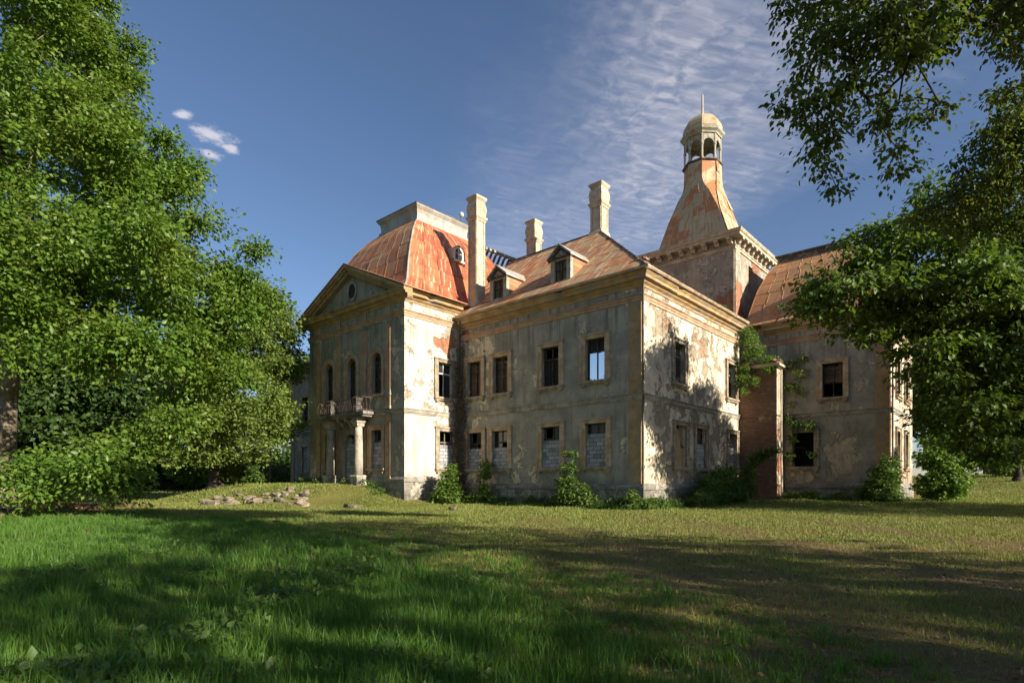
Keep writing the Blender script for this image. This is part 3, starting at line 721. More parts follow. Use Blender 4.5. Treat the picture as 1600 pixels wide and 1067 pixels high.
for x, m_ in ((-18.97, 'stone'), (-22.55, 'stone')):
    cl = empty('portico_column', (x, PY-.66, 1.25)); cl.parent = manor
    MB().lathe(0, 0, [(.30, .75), (.31, 1.6), (.29, 3.2), (.25, 4.15)], 16).build('shaft', M['stone'], cl, smooth=True)
    MB().square_lathe(0, 0, [(.42, -.3), (.42, .55), (.45, .58), (.45, .66), (.36, .74)]).build('base', M['stone'], cl)
    k = MB().square_lathe(0, 0, [(.27, 4.1), (.30, 4.2), (.30, 4.28), (.40, 4.42), (.40, 4.5), (.33, 4.52), (.33, 4.72), (.46, 4.74)]); k.build('capital', M['stone'], cl)

# brick annex in the inner corner ---------------------------------------------
an = MB(); an.box(-.1, 2.63, SE, RWY+.1, -.6, 9.6); an.build('annex_wall', M['brick'], manor)
MB().box(-.05, 2.78, SE-.15, RWY, 9.6, 9.72).build('annex_cornice', M['brick'], manor); MB().box(-.05, 2.92, SE-.28, RWY, 9.721, 9.9, .03).build('annex_capping', M['chimney'], manor)
MB().box(-.02, 2.70, SE-.07, RWY, 6.2, 6.3).build('annex_band', M['brick'], manor); MB().box(-.02, 2.70, SE-.07, RWY, -.6, 1.35).build('annex_plinth', M['brick'], manor)
MB().box(2.60, 2.66, SE+.05, RWY, 1.36, 9.59).build('annex_render', M['rightside'], manor)
MB().box(2.61, 2.675, SE+.75, SE+1.15, 7.2, 8.6).build('annex_slit', M['dark'], manor)
MB().tube([(2.9, SE+.35, -.3), (2.88, SE+.4, 2.2), (2.82, SE+.5, 3.1), (2.82, SE+.5, 9.5)], .07, 8).build('downpipe', M['chimney'], manor)

for k in range(42):
    q = k/41; x_, y_ = (rnd.uniform(-.0, 2.85), SE-.22+rnd.uniform(0, .2)) if k % 4 else (2.8-rnd.uniform(0, .25), rnd.uniform(SE, RWY-.2))
    put(manor, 'brick', shared('abrick%d' % (k % 4), lambda: MB().box(-.14, .14, -.08, .08, 0, .12, .02), M['brickpiece']), x_, y_, 9.88+rnd.choice((0, 0, .11, .2)), rnd.uniform(-.6, .6))
# downpipes
for pts in ([(.10, -.10, .0), (.10, -.10, 12.35), (.35, -.35, 12.95)], [(PX1+.22, -.28, .3), (PX1+.22, -.28, 11.8), (PX1+.5, -.5, 12.9)], [(RX1+.12, RWY-.1, 0), (RX1+.12, RWY-.1, 12.3)]):
    MB().tube(pts, .055, 7).build('downpipe', M['pipe'], manor)

# roofs -------------------------------------------------------------------
def patch_sheet(parent, P, mat, uv, lift=.02):
    """one metal sheet: corner grid P (rows x 2) with turned-up edges"""
    b = MB(); rows = len(P)
    a, c, e = Vector(P[0][0]), Vector(P[0][1]), Vector(P[-1][0])
    n = (c-a).cross(e-a).normalized()
    vs = []; us = []; loose = rnd.uniform(.03, .08) if rnd.random() < .08 else 0.0
    for i, (p, q) in enumerate(P):
        p, q = Vector(p), Vector(q); du = (q-p).normalized(); v = i/(rows-1)
        w_ = (q-p).length
        base = n*(lift+.012*(1-v)+rnd.uniform(0, .018)+loose*(1-v))
        cols = [(p+du*.004, 0), (p+du*.02, .016), (p+du*.055, 0), (q-du*.02, 0)]
        for pt_, up_ in cols: vs.append(pt_+base+n*up_); us.append((uv[0]+(pt_-p).length, uv[1]+v*uv[2]))
    low = [vs[k]-n*.02 for k in range(4)]; lu = [us[k] for k in range(4)]
    fs = []
    for i in range(rows-1):
        for k in range(3): fs.append((i*4+k, i*4+k+1, (i+1)*4+k+1, (i+1)*4+k))
    off = len(vs); vs += low; us += lu
    for k in range(3): fs.append((off+k, off+k+1, k+1, k))
    uvs = [us[i] for f in fs for i in f]
    b.add(vs, fs, uvs)
    return b.build('roof_sheet', mat, parent)

def mansard(name, base, top, prof, sides, mats, z_under=None):
    """base/top: (x0,x1,y0,y1); prof: (t, z); sides: {side:(cols, rows)}"""
    def rect(t): return [base[i]+(top[i]-base[i])*t for i in range(4)]
    zs = [p[1] for p in prof]; ts = [p[0] for p in prof]
    def tz(z): return float(np.interp(z, zs, ts))
    def cor(z, d=0.0):
        x0, x1, y0, y1 = rect(tz(z)); return [(x0+d, y0+d, z), (x1-d, y0+d, z), (x1-d, y1-d, z), (x0+d, y1-d, z)]
    fine = list(np.linspace(zs[0], zs[-1], 22))
    u = MB().rings([cor(z, .03) for z in fine]).build(name, mats['under'], manor)
    idx = {'F': (0, 1), 'R': (1, 2)}
    for sd, (nc, nrw) in sides.items():
        i, j_ = idx[sd]
        # rows spaced by arc length
        L = [0.0]
        for a, b_ in zip(fine, fine[1:]):
            L.append(L[-1]+(Vector(cor(b_)[i])-Vector(cor(a)[i])).length)
        zrow = np.interp(np.linspace(0, L[-1], nrw+1), L, fine)
        for r_ in range(nrw):
            sub = np.linspace(zrow[r_], zrow[r_+1], 4)
            for c in range(nc):
                o_ = .12/nc if r_ % 2 else 0
                f0, f1 = c/nc-o_, (c+1)/nc-o_
                if c == 0: f0 = 0
                if c == nc-1: f1 = 1
                P = []
                for z in sub:
                    A, B = Vector(cor(z)[i]), Vector(cor(z)[j_]); P.append((A.lerp(B, f0), A.lerp(B, f1)))
                patch_sheet(u, P, mats[sd], (c*1.1, -r_*1.3, -1.3))
        # hip cap
    hip = MB().tube([cor(z)[1] for z in fine], .06, 6).build('hip_cap', M['metal'], u)
    return u
PM_prof = [(0, 14.02), (.16, 14.42), (.27, 15.1), (.36, 16.5), (.48, 17.9), (.70, 19.7), (.86, 20.6), (1.0, 21.2)]
pm = mansard('pavilion_roof', (-27.35, -14.1, -5.58, 9.0), (-23.0, -18.45, -.9, 4.2), PM_prof, {'F': (8, 7), 'R': (8, 8)}, {'under': M['rust_brown'], 'F': M['rust_brown'], 'R': M['rust_red']})
# crowning parapet box that flares outward
MB().rings([[(x0, y0, z), (x1, y0, z), (x1, y1, z), (x0, y1, z)] for (x0, x1, y0, y1, z) in [(-20.72-h, -20.72+h, -.9-(h-2.27), 4.2+(h-2.27), z) for h, z in ((2.40, 21.05), (2.40, 21.32), (2.28, 21.33), (2.28, 21.75), (2.34, 22.0), (2.52, 22.22), (2.54, 22.27), (2.54, 22.32))]]).build('roof_parapet', M['metal'], manor)
MB().rings([[(x0, y0, z), (x1, y0, z), (x1, y1, z), (x0, y1, z)] for (x0, x1, y0, y1, z) in [(-20.72-h, -20.72+h, -.9-(h-2.27), 4.2+(h-2.27), z) for h, z in ((2.57, 22.325), (2.57, 22.37))]]).build('parapet_edge', M['pipe'], manor)
lampx = empty('roof_lamp', (-18.1, 3.2, 22.37)); lampx.parent = manor
MB().tube([(0, 0, -.05), (0, 0, .35), (-.12, 0, .48)], .02, 5).build('arm', M['iron'], lampx)
MB().lathe(0, 0, [(.03, .30), (.14, .36), (.19, .48), (.17, .60), (.08, .68), (.01, .70)], 12).build('globe', M['white'], lampx, (.1, 0, -.05), smooth=True)
# wing roof: front slope between eave and ridge, its right edge a hip
EY, EZ0, RGY, RGZ, RGX = -.62, 13.12, 7.0, 19.68, -7.35
wr = MB(); e0 = (-16.2, EY, EZ0); e1 = (.62, EY, EZ0); r1 = (RGX, RGY, RGZ); r0 = (-16.2, RGY, RGZ)
wr.poly([e0, e1, r1, r0]); wr.poly([e1, (.5, 6.5, 13.1), r1]) if False else None
wr.poly([(e1[0]-.05, e1[1]+.05, 13.0), r1, (RGX, RGY, 13.0)]); wr.poly([r0, r1, (RGX, 13.6, 13.1), (-16.2, 13.6, 13.1)]); wr.poly([r1, (RGX, RGY, 13.0), (RGX, 13.6, 13.1)])
wr.poly([e0, r0, (-16.2, 13.6, 13.1)])
wingroof = wr.build('wing_roof', M['rust_tan'], manor)
E0, E1, R0, R1 = map(Vector, (e0, e1, r0, r1)); nrw = 7
for r_ in range(nrw):
    v0, v1 = r_/nrw, (r_+1)/nrw
    xs = [-16.2+1.25*k-(.6 if r_ % 2 else 0) for k in range(0, 15)]
    def hipx(v): return .62+(RGX-.62)*v
    for a, c in zip(xs, xs[1:]):
        a = max(a, -15.2+.9*v0)
        pts = []
        for v in (v0, (v0+v1)/2, v1):
            hx = hipx(v); A, B = min(a, hx), min(c, hx)
            y, z = EY+(RGY-EY)*v, EZ0+(RGZ-EZ0)*v
            pts.append(((A, y, z), (B, y, z)))
        if pts[0][1][0]-pts[0][0][0] < .12 or pts[1][1][0]-pts[1][0][0] < .06: continue
        if pts[2][1][0]-pts[2][0][0] < .08: pts[2] = (pts[2][0], (pts[2][0][0]+.08, *pts[2][0][1:]))
        patch_sheet(wingroof, pts, M['rust_tan'], (a, -r_*1.4, -1.4))
MB().tube([(e1[0], e1[1], e1[2]+.03), (r1[0], r1[1], r1[2]+.03)], .07, 6).build('hip_cap', M['pipe'], wingroof)
MB().tube([(r0[0], r0[1], r0[2]+.03), (r1[0], r1[1], r1[2]+.03)], .08, 6).build('ridge_cap', M['pipe'], wingroof)
for q in ((RGX, .3, .3, SE, 12.85, 13.0), (LX, PX0, LY, 13.8, 12.85, 13.0), (PX0, -16, 9.0, 13.8, 12.9, 13.1)): MB().box(*q).build('flat_roof', M['pipe'], manor)
lr = MB(); lr.poly([(LX-.6, LY-.6, 13.1), (PX0, LY-.6, 13.1), (PX0, 7, 15.6), (LX+5, 7, 15.6)]); lr.poly([(LX-.6, LY-.6, 13.1), (LX+5, 7, 15.6), (LX-.6, 13.6, 13.1)]); lr.poly([(LX+5, 7, 15.6), (PX0, 7, 15.6), (PX0, 13.6, 13.1), (LX-.6, 13.6, 13.1)]); lr.build('left_wing_roof', M['rust_tan'], manor)
# broken main roof behind: a tilted deck with bare rafter ends
brk = MB(); brk.prism([(-21.0, 8.2, 22.55), (-16.6, 8.2, 20.15), (-16.4, 8.2, 20.32), (-20.9, 8.2, 22.75)], (0, 1.4, 0)); bo = brk.build('broken_roof', M['pipe'], manor)
for k in range(9):
    t_ = k/8; x = -20.7+4.1*t_; z = 22.35-2.2*t_
    MB().box(x-.22, x+.22, 7.95, 8.19, z-.02, z+.17, .02).build('rafter_end', M['sill'], bo)
    MB().prism([(x-.08, 8.3, z-.12), (x+.08, 8.3, z-.16), (x-.75, 8.3, z-1.5), (x-.95, 8.3, z-1.45)], (0, .14, 0)).build('rafter', M['greywood'], bo)
MB().rings([[(-18.6, 8.6, 13), (-12.2, 8.6, 13), (-12.2, 9.2, 13), (-18.6, 9.2, 13)], [(-18.6, 8.6, 20.2), (-13.9, 8.6, 19.6), (-13.9, 9.2, 19.6), (-18.6, 9.2, 20.2)]]).build('rear_gable', M['chimney'], manor)

# dormers on the wing roof
def dormer(x):
    d = empty('dormer', (x, .38, 13.75)); d.parent = manor
    f = MB(); hw = .78; h = 1.85
    f.box(-hw, -.47, 0, .3, -.4, h); f.box(.47, hw, 0, .3, -.4, h); f.box(-.47, .47, .002, .3, 1.62, h); f.box(-.47, .47, .002, .3, -.4, .02)
    f.prism([(-hw, 0, h-.001), (hw, 0, h-.001), (0, 0, h+.62)], (0, .2, 0)); f.build('front', M['lantern'], d)
    sd = MB()
    for s_ in (-1, 1):
        x_ = s_*(hw-.02); ps = [(x_, .29, -.35), (x_, 2.15, h), (x_, .29, h)]
        sd.prism(ps if s_ < 0 else ps[::-1], (-s_*.06, 0, 0))
    sd.build('cheek', M['rust_brown'], d)
    for k in range(6):
        z = .0+k*.29; L_ = min(1.9, .12+(z+.30)/1.0*1.0)
        for s_ in (1,):
            MB().box(hw-.018, hw+.016, .302, .302+max(.2, (z+.02)/1.0*1.0), z, z+.27).build('board', M['rust_brown'], d)
    rf = MB(); o = .16
    for s_ in (-1, 1):
        ps = [(s_*(hw+o), -.2, h-.12), (0, -.2, h+.66), (0, -.2, h+.76), (s_*(hw+o), -.2, h-.01)]
        rf.prism(ps if s_ < 0 else ps[::-1], (0, 3.4, 0))
    rf.build('roof', M['metal'], d)
    pdm = MB()
    for s_ in (-1, 1):
        ps = [(s_*(hw+.1), -.13, h-.10), (0, -.13, h+.60), (0, -.13, h+.42), (s_*(hw+.1), -.13, h-.25)]
        pdm.prism(ps[::-1] if s_ < 0 else ps, (0, .14, 0))
    pdm.box(-hw-.1, hw+.1, -.14, .02, h-.14, h-.02); pdm.build('pediment', M['wood'], d)
    put(d, 'sash', shared('dsash', sash_mb(.47, 1.6, 1.05, .12), M['wood']), 0, 0, .02)
    for i in range(5): put(d, 'board', shared('dboard', lambda: MB().box(-.085, .085, 0, .02, 0, 1.58), M['greywood']), -.376+i*.188, .20+rnd.uniform(0, .015), .03)
    MB().box(-hw-.1, hw+.1, -.16, .1, -.12, -.02).build('sill', M['pipe'], d)
    fl = MB()
    for s_ in (-1, 1): fl.prism([(s_*hw, .0, -.45), (s_*(hw+.22), .0, -.45), (s_*(hw+.22), 2.5, 1.72), (s_*hw, 2.5, 1.72)][::s_], (0, -.05, .05))
    fl.build('flashing', M['gutter'], d)
    return d
dormer(-5.98); dormer(-11.33)
def round_dormer(loc, rz, sc=1.0):
    d = empty('arched_dormer', loc); d.parent = manor; d.rotation_euler = (0, 0, rz); d.scale = (sc,)*3
    N = 8; ar = [(.5*math.cos(math.pi*k/N), .62+.42*math.sin(math.pi*k/N)) for k in range(N+1)]
    op_ = [(.34*math.cos(math.pi*k/N), .62+.27*math.sin(math.pi*k/N)) for k in range(N+1)]
    f = MB()
    out = [(.5, -.2)]+ar+[(-.5, -.2)]; inn = [(.34, .02)]+op_+[(-.34, .02)]
    for (a, b_), (c, e) in zip(zip(out, out[1:]), zip(inn, inn[1:])): f.prism([(a[0], 0, a[1]), (c[0], 0, c[1]), (e[0], 0, e[1]), (b_[0], 0, b_[1])], (0, .15, 0))
    f.box(-.56, .56, -.08, .1, -.12, .02); f.build('frame', M['white'], d)
    r_ = MB(); rr = [(.56*math.cos(math.pi*k/N), .60+.50*math.sin(math.pi*k/N)) for k in range(N+1)]; rr = [(.56, -.3)]+rr+[(-.56, -.3)]
    r_.rings([[(x, -.1, z) for x, z in rr], [(x, 2.6, z) for x, z in rr]], False, False); r_.build('hood', M['metal'], d)
    MB().box(-.34, .34, .10, .12, 0, .9).build('pane', M['glass'], d)
    b = MB().box(-.03, .03, .03, .09, .0, .9); b.box(-.34, .34, .04, .085, .5, .55); b.build('sash', M['white'], d)
round_dormer((-15.95, 1.0, 18.0), HP, 1.0); round_dormer((4.6, 16.0, 14.55), 0, 1.2)

# chimneys
def chimney(x, y, hw, z0, z1, base=0.0):
    c = empty('chimney', (x, y, z0)); c.parent = manor; H = z1-z0
    b = MB().square_lathe(0, 0, [(hw*.9, 0), (hw*.9, H-1.75)])
    for s_ in (-1, 1):
        for (ax) in (0, 1):
            for e in (-1, 1):
                u0 = e*hw*.88; lo, hi = sorted((u0, u0-e*hw*.26))
                d0, d1 = sorted((s_*hw*.89, s_*hw))
                b.box(lo, hi, d0, d1, .3, H-1.76) if ax == 0 else b.box(d0, d1, lo, hi, .3, H-1.76)
    b.build('shaft', M['chimney'], c)
    if base: MB().square_lathe(0, 0, [(hw*1.18, -1.0), (hw*1.18, base), (hw*1.02, base+.25)]).build('base', M['chimney'], c)
    MB().square_lathe(0, 0, [(hw, H-1.76), (hw*1.05, H-1.66), (hw*1.22, H-1.54), (hw*1.22, H-1.42), (hw*1.0, H-1.36), (hw*1.06, H-1.12), (hw*1.14, H-.86), (hw*1.02, H-.5), (hw*.92, H-.36), (hw*.96, H-.28), (hw*1.16, H-.14), (hw*1.16, H)]).build('crown', M['chimney'], c)
    MB().square_lathe(0, 0, [(hw*.6, H+.001), (hw*.6, H+.02)]).build('flue', M['dark'], c)
chimney(-13.85, .80, .46, 13.6, 21.9); chimney(-14.4, 7.9, .46, 18.6, 22.75); chimney(-7.75, 7.45, .50, 18.9, 23.35, .75)
# ruined stump at the roof corner
st = empty('ruined_stump', (-.35, .55, 13.0)); st.parent = manor
MB().square_lathe(0, 0, [(.42, 0), (.40, .55), (.34, .8)]).build('core', M['plinth'], st)
for k in range(34):
    a = rnd.uniform(0, 2*math.pi); z = rnd.choice((.05, .18, .31, .44, .57, .70, .83, .95)); q = .40 if z < .7 else .25
    if rnd.random() < .5: x_, y_ = rnd.choice((-q, q)), rnd.uniform(-q, q)
    else: x_, y_ = rnd.uniform(-q, q), rnd.choice((-q, q))
    put(st, 'brick', shared('brickp%d' % (k % 4), lambda: MB().box(-.13, .13, -.07, .07, 0, .11, .018), M['brickpiece']), x_, y_, z, rnd.uniform(-.5, .5)+rnd.choice((0, HP)))

# right wing mansard
rm = mansard('right_roof', (-.2, RX1+.6, RWY-.62, 25.6), (1.0, 5.9, 20.0, 23.4), [(0, 13.12), (.10, 13.5), (.22, 14.6), (.42, 16.3), (.7, 17.9), (1.0, 19.0)], {'F': (8, 7), 'R': (3, 4)}, {'under': M['rust_drab'], 'F': M['rust_drab'], 'R': M['rust_drab']})
MB().rings([[(1.0-h, 20.0-h, z), (5.9+h, 20.0-h, z), (5.9+h, 23.4+h, z), (1.0-h, 23.4+h, z)] for h, z in ((.04, 18.95), (.04, 19.35), (.18, 19.40), (.22, 19.52))]).build('roof_parapet', M['pipe'], manor)

# tower ---------------------------------------------------------------------
TX0, TX1, TY0, TY1, TZ = -9.5, -1.0, 16.06, 23.56, 20.2
wall('tower_front_wall', TX0, TX1, 6, TZ, [], M['tower'], (0, TY0, 0), 0)
wall('tower_side_wall', TY0, TY1, 6, TZ, [(19.0, 19.95, 16.9, 19.05, False)], M['tower'], (TX1, 0, 0), HP)
wall('tower_left_wall', -TY1, -TY0, 6, TZ, [], M['tower'], (TX0, 0, 0), -HP)
wall('tower_rear_wall', -TX1, -TX0, 6, TZ, [], M['tower'], (0, TY1, 0), R(180))
MB().box(TX1-.35, TX1-.30, 19.0, 19.95, 16.9, 19.05).build('tower_shutter', M['brownwood'], manor)
for (a, b_) in ((TX1-.95, TX1-.05), (TX0+.05, TX0+.95)): MB().box(a, b_, -.06, .02, 12, TZ-.55).build('pilaster', M['tower'], manor, (0, TY0, 0))
MB().box(TY0+.05, TY0+.95, -.06, .02, 12, TZ-.55).build('pilaster', M['tower'], manor, (TX1, 0, 0), HP)
TP = [(TX0, TY1), (TX0, TY0), (TX1, TY0), (TX1, TY1), (TX0, TY1)]
def tsweep(name, prof, mat): MB().sweep(TP, prof, .010, .05).build(name, mat, manor)
tsweep('tower_architrave', [(-.1, 19.55), (.08, 19.55), (.08, 19.70), (.14, 19.74), (.14, 19.82), (-.1, 19.84)], M['chimney'])
tsweep('tower_cornice', [(-.1, 20.35), (.62, 20.35), (.62, 20.55), (.70, 20.60), (.78, 20.74), (.78, 20.80), (-.1, 20.85)], M['chimney'])
tsweep('tower_frieze', [(-.1, 19.9), (.04, 19.9), (.04, 20.34), (-.1, 20.34)], M['tower'])
MB().box(TX0+.02, TX1-.02, TY0+.02, TY1-.02, 20.5, 20.83).build('tower_deck', M['pipe'], manor)
cm = shared('corbel', lambda: MB().prism([(-.17, .02, -.42), (-.17, .02, 0), (-.17, -.56, 0), (-.17, -.56, -.14), (-.17, -.38, -.18), (-.17, -.22, -.38)], (.34, 0, 0)), M['chimney'])
for k in range(9): put(manor, 'corbel', cm, TX0+.3+k*(TX1-TX0-.6)/8, TY0-.04, 20.34)
for k in range(8): put(manor, 'corbel', cm, TX1+.04, TY0+.3+k*(TY1-TY0-.6)/7, 20.34, HP)
tcx, tcy = (TX0+TX1)/2, (TY0+TY1)/2
# spire: square skirt drawn into an octagonal drum
def oct_ring(hx, hy, k, z):
    """k=0 square with doubled corners, k=1 regular octagon"""
    c = .414+(1-.414)*(1-k)
    return [(tcx+hx*a, tcy+hy*b_, z) for a, b_ in ((-c, -1), (c, -1), (1, -c), (1, c), (c, 1), (-c, 1), (-1, c), (-1, -c))]
SP = [(3.40, 2.22, 0, 20.83), (3.30, 2.18, 0, 21.05), (3.12, 2.12, 0, 21.6), (2.82, 2.03, 0, 22.5), (2.22, 1.86, .05, 24.2), (1.74, 1.66, .42, 25.9), (1.54, 1.54, .85, 26.7), (1.48, 1.48, 1, 27.3), (1.44, 1.44, 1, 28.75)]
def sp(z, d=0.0):
    a = [np.interp(z, [s_[3] for s_ in SP], [s_[i] for s_ in SP]) for i in range(3)]; return oct_ring(a[0]-d, a[1]-d, a[2], z)
spire = MB().rings([sp(z, .03) for z in [s_[3] for s_ in SP]]).build('tower_roof', M['rust_cream'], manor)
zr = [20.85, 21.9, 22.9, 23.9, 24.9, 25.9, 26.9, 27.8, 28.7]
for (i, j_) in ((0, 1), (2, 3)):
    for r_ in range(len(zr)-1):
        nc = 4 if r_ < 5 else (3 if r_ < 6 else 2)
        for c in range(nc):
            P = []
            for z in np.linspace(zr[r_], zr[r_+1], 3):
                q = sp(z); A, B = Vector(q[i]), Vector(q[j_]); P.append((A.lerp(B, c/nc), A.lerp(B, (c+1)/nc)))
            patch_sheet(spire, P, M['rust_cream'], (c*1.1+i*3, -r_*1.2, -1.2))
lant = empty('lantern', (tcx, tcy, 28.7)); lant.parent = manor
PH = R(22.5)
MB().lathe(0, 0, [(1.60, .0), (1.72, .08), (1.72, .16), (1.5, .2)], 8, PH).build('ledge', M['pipe'], lant)
lr_ = 1.46
for k in range(8):
    a = PH+2*math.pi*k/8
    MB().lathe(lr_*math.cos(a), lr_*math.sin(a), [(.15, .16), (.15, .34), (.10, .36), (.10, 1.35), (.15, 1.42), (.15, 1.52), (.11, 1.55), (.11, 2.3)], 8).build('post', M['lantern'], lant)
    # arch plate between posts
    a2 = a+2*math.pi/8; p, q = Vector((lr_*math.cos(a), lr_*math.sin(a), 0)), Vector((lr_*math.cos(a2), lr_*math.sin(a2), 0))
    L_ = (q-p).length; u = (q-p)/L_; nn = Vector((u.y, -u.x, 0)); rr = L_/2-.12; mb = MB(); N = 8
    cur = [(L_/2-rr*math.cos(math.pi*i/N), 1.50+rr*.95*math.sin(math.pi*i/N)) for i in range(N+1)]
    for (c1, c2) in zip(cur, cur[1:]):
        V = lambda s_, z, o: tuple(p+u*s_+Vector((0, 0, z))+nn*o)
        mb.quad(V(c1[0], c1[1], .05), V(c2[0], c2[1], .05), V(c2[0], 2.35, .05), V(c1[0], 2.35, .05)); mb.quad(V(c2[0], c2[1], -.05), V(c1[0], c1[1], -.05), V(c1[0], 2.35, -.05), V(c2[0], 2.35, -.05))
        mb.quad(V(c1[0], c1[1], -.05), V(c2[0], c2[1], -.05), V(c2[0], c2[1], .05), V(c1[0], c1[1], .05))
    mb.build('arch', M['lantern'], lant)
    MB().box(-.07, .07, -.07, .05, 1.98, 2.22).build('keystone', M['lantern'], lant, tuple((p+q)/2), math.atan2(u.y, u.x))
MB().lathe(0, 0, [(1.40, 2.30), (1.62, 2.34), (1.66, 2.46), (1.84, 2.60), (1.88, 2.78), (1.80, 2.84)], 8, PH).build('eave', M['lantern'], lant)
MB().lathe(0, 0, [(1.50, 2.82), (1.64, 3.05), (1.66, 3.3), (1.55, 3.65), (1.30, 3.98), (.95, 4.28), (.5, 4.45), (.22, 4.6)], 8, PH).build('dome', M['rust_cream'], lant)
MB().lathe(0, 0, [(.24, 4.55), (.26, 4.68), (.13, 4.72), (.10, 4.9), (.09, 6.3), (.07, 6.45), (.01, 6.5)], 8).build('finial', M['metal'], lant)

# ------------------------------------------------------------------ trees and plants
def unit(v): return v/np.maximum(np.linalg.norm(v, axis=-1, keepdims=True), 1e-9)
def leaf_cloud(name, cent, rad, per, L, mat, parent, seed, droop=.35, flat=.62, wfac=.62, up=.8, six=False, shell=.55):
    """leaves spread through clumps; every leaf a folded blade of its own"""
    g = np.random.default_rng(seed); cent = np.asarray(cent, float); rad = np.asarray(rad, float)
    cnt = np.maximum(1, (per*(rad/rad.mean())**2*g.uniform(.55, 1.35, len(rad))).astype(int))
    idx = np.repeat(np.arange(len(cent)), cnt); n = len(idx)
    d = unit(g.normal(size=(n, 3))); r = g.uniform(0, 1, n)**shell
    off = d*(r*rad[idx])[:, None]; off[:, 2] *= flat
    # irregular twig lobes inside each clump
    ph = g.uniform(0, 6.28, (len(cent), 3))[idx]
    off *= (1+.30*np.sin(3.1*d[:, [0]]*2+ph[:, [0]])+.25*np.sin(4.3*d[:, [1]]*2+ph[:, [1]]))
    p = cent[idx]+off
    dirv_ = unit(np.stack([d[:, 0], d[:, 1], d[:, 2]*.3-droop], -1)+g.normal(size=(n, 3))*.45)
    nrm = np.stack([d[:, 0]*.8, d[:, 1]*.8, np.full(n, up*.75)], -1)+g.normal(size=(n, 3))*.45
    side = unit(np.cross(dirv_, nrm)); nrm = unit(np.cross(side, dirv_))
    l = L*g.uniform(.6, 1.25, n)[:, None]; wv = l*wfac*.5; fold = l*.10
    if six:
        V = np.stack([p, p+dirv_*l*.30+side*wv*.9+nrm*fold, p+dirv_*l*.65+side*wv*.8+nrm*fold*.7, p+dirv_*l-nrm*fold, p+dirv_*l*.65-side*wv*.8+nrm*fold*.7, p+dirv_*l*.30-side*wv*.9+nrm*fold], 1).reshape(-1, 3)
        F_ = (np.arange(n)[:, None]*6+np.array([0, 1, 2, 3, 0, 3, 4, 5])[None]).ravel(); sz = np.full(2*n, 4)
    else:
        V = np.stack([p, p+dirv_*l*.45+side*wv+nrm*fold, p+dirv_*l, p+dirv_*l*.45-side*wv+nrm*fold], 1).reshape(-1, 3)
        F_ = (np.arange(n)[:, None]*4+np.array([0, 1, 2, 0, 2, 3])[None]).ravel(); sz = np.full(2*n, 3)
    base = np.array(parent.location) if parent else np.zeros(3)
    me = np_mesh(name, V-base, F_, sz, mat)
    o = link(name, me, parent); return o

def skeleton(root_pts, root_rad, nodes, tip=.012, expo=2.4, n=6, wig=.12, seed=0):
    """join every clump to its nearest neighbour on the way to the trunk; pipe-model thickness"""
    g = np.random.default_rng(seed); P = [np.asarray(p, float) for p in root_pts]; par = [-1]+list(range(len(P)-1)); nr_ = len(P)
    top = P[-1]; order = sorted(range(len(nodes)), key=lambda i: np.linalg.norm(nodes[i]-top))
    arr = np.array(P); dr = np.linalg.norm(arr-top, axis=1)
    for i in order:
        q = nodes[i]; A = np.array(P); dq = np.linalg.norm(A-q, axis=1)
        cost = dq+.25*np.abs(np.linalg.norm(A-top, axis=1))
        cost[:max(0, nr_-3)] += 3.0
        cost += np.where(A[:, 2] > q[2]+.6, (A[:, 2]-q[2])*.6, 0)
        k = int(np.argmin(cost))
        # a bend half-way
        m = (P[k]+q)/2+g.normal(size=3)*wig*dq[k]*.5; m[2] += .08*dq[k]
        P.append(m); par.append(k); P.append(q); par.append(len(P)-2)
    acc = np.zeros(len(P)); 
    for i in range(len(P)-1, -1, -1):
        if acc[i] == 0: acc[i] = tip**expo
        if par[i] >= 0: acc[par[i]] += acc[i]
    rad_ = acc**(1/expo)
    rad_ = np.maximum(rad_, tip)
    if root_rad:
        for i in range(nr_): rad_[i] = max(rad_[i], root_rad*(1-.62*i/max(1, nr_-1)))
    b = MB()
    for i in range(len(P)):
        k = par[i]
        if k < 0: continue
        r0_ = rad_[k] if k < nr_ else min(rad_[k], rad_[i]*1.35)
        b.tube([P[k], P[i]], [r0_, rad_[i]], n if rad_[i] > .05 else 4)
    return b

def lobes_to_clumps(lobes, spacing, g, inner=.45, csize=(.75, 1.35)):
    C, Rr = [], []
    for (c, r) in lobes:
        r = np.asarray(r if hasattr(r, '__len__') else (r, r, r*.85), float)
        n = int(14*np.prod(r)**(2/3)/spacing**2)+3
        for _ in range(n):
            d = unit(g.normal(size=3)); k = inner+(1-inner)*g.uniform(0, 1)**.45
            C.append(np.asarray(c)+d*r*k*g.uniform(.86, 1.06)); Rr.append(spacing*g.uniform(*csize)*.8)
    C, Rr = np.array(C), np.array(Rr); keep = []
    for i in range(len(C)):
        if not keep or np.min(np.linalg.norm(C[keep]-C[i], axis=1)) > spacing*.62: keep.append(i)
    return C[keep], Rr[keep]

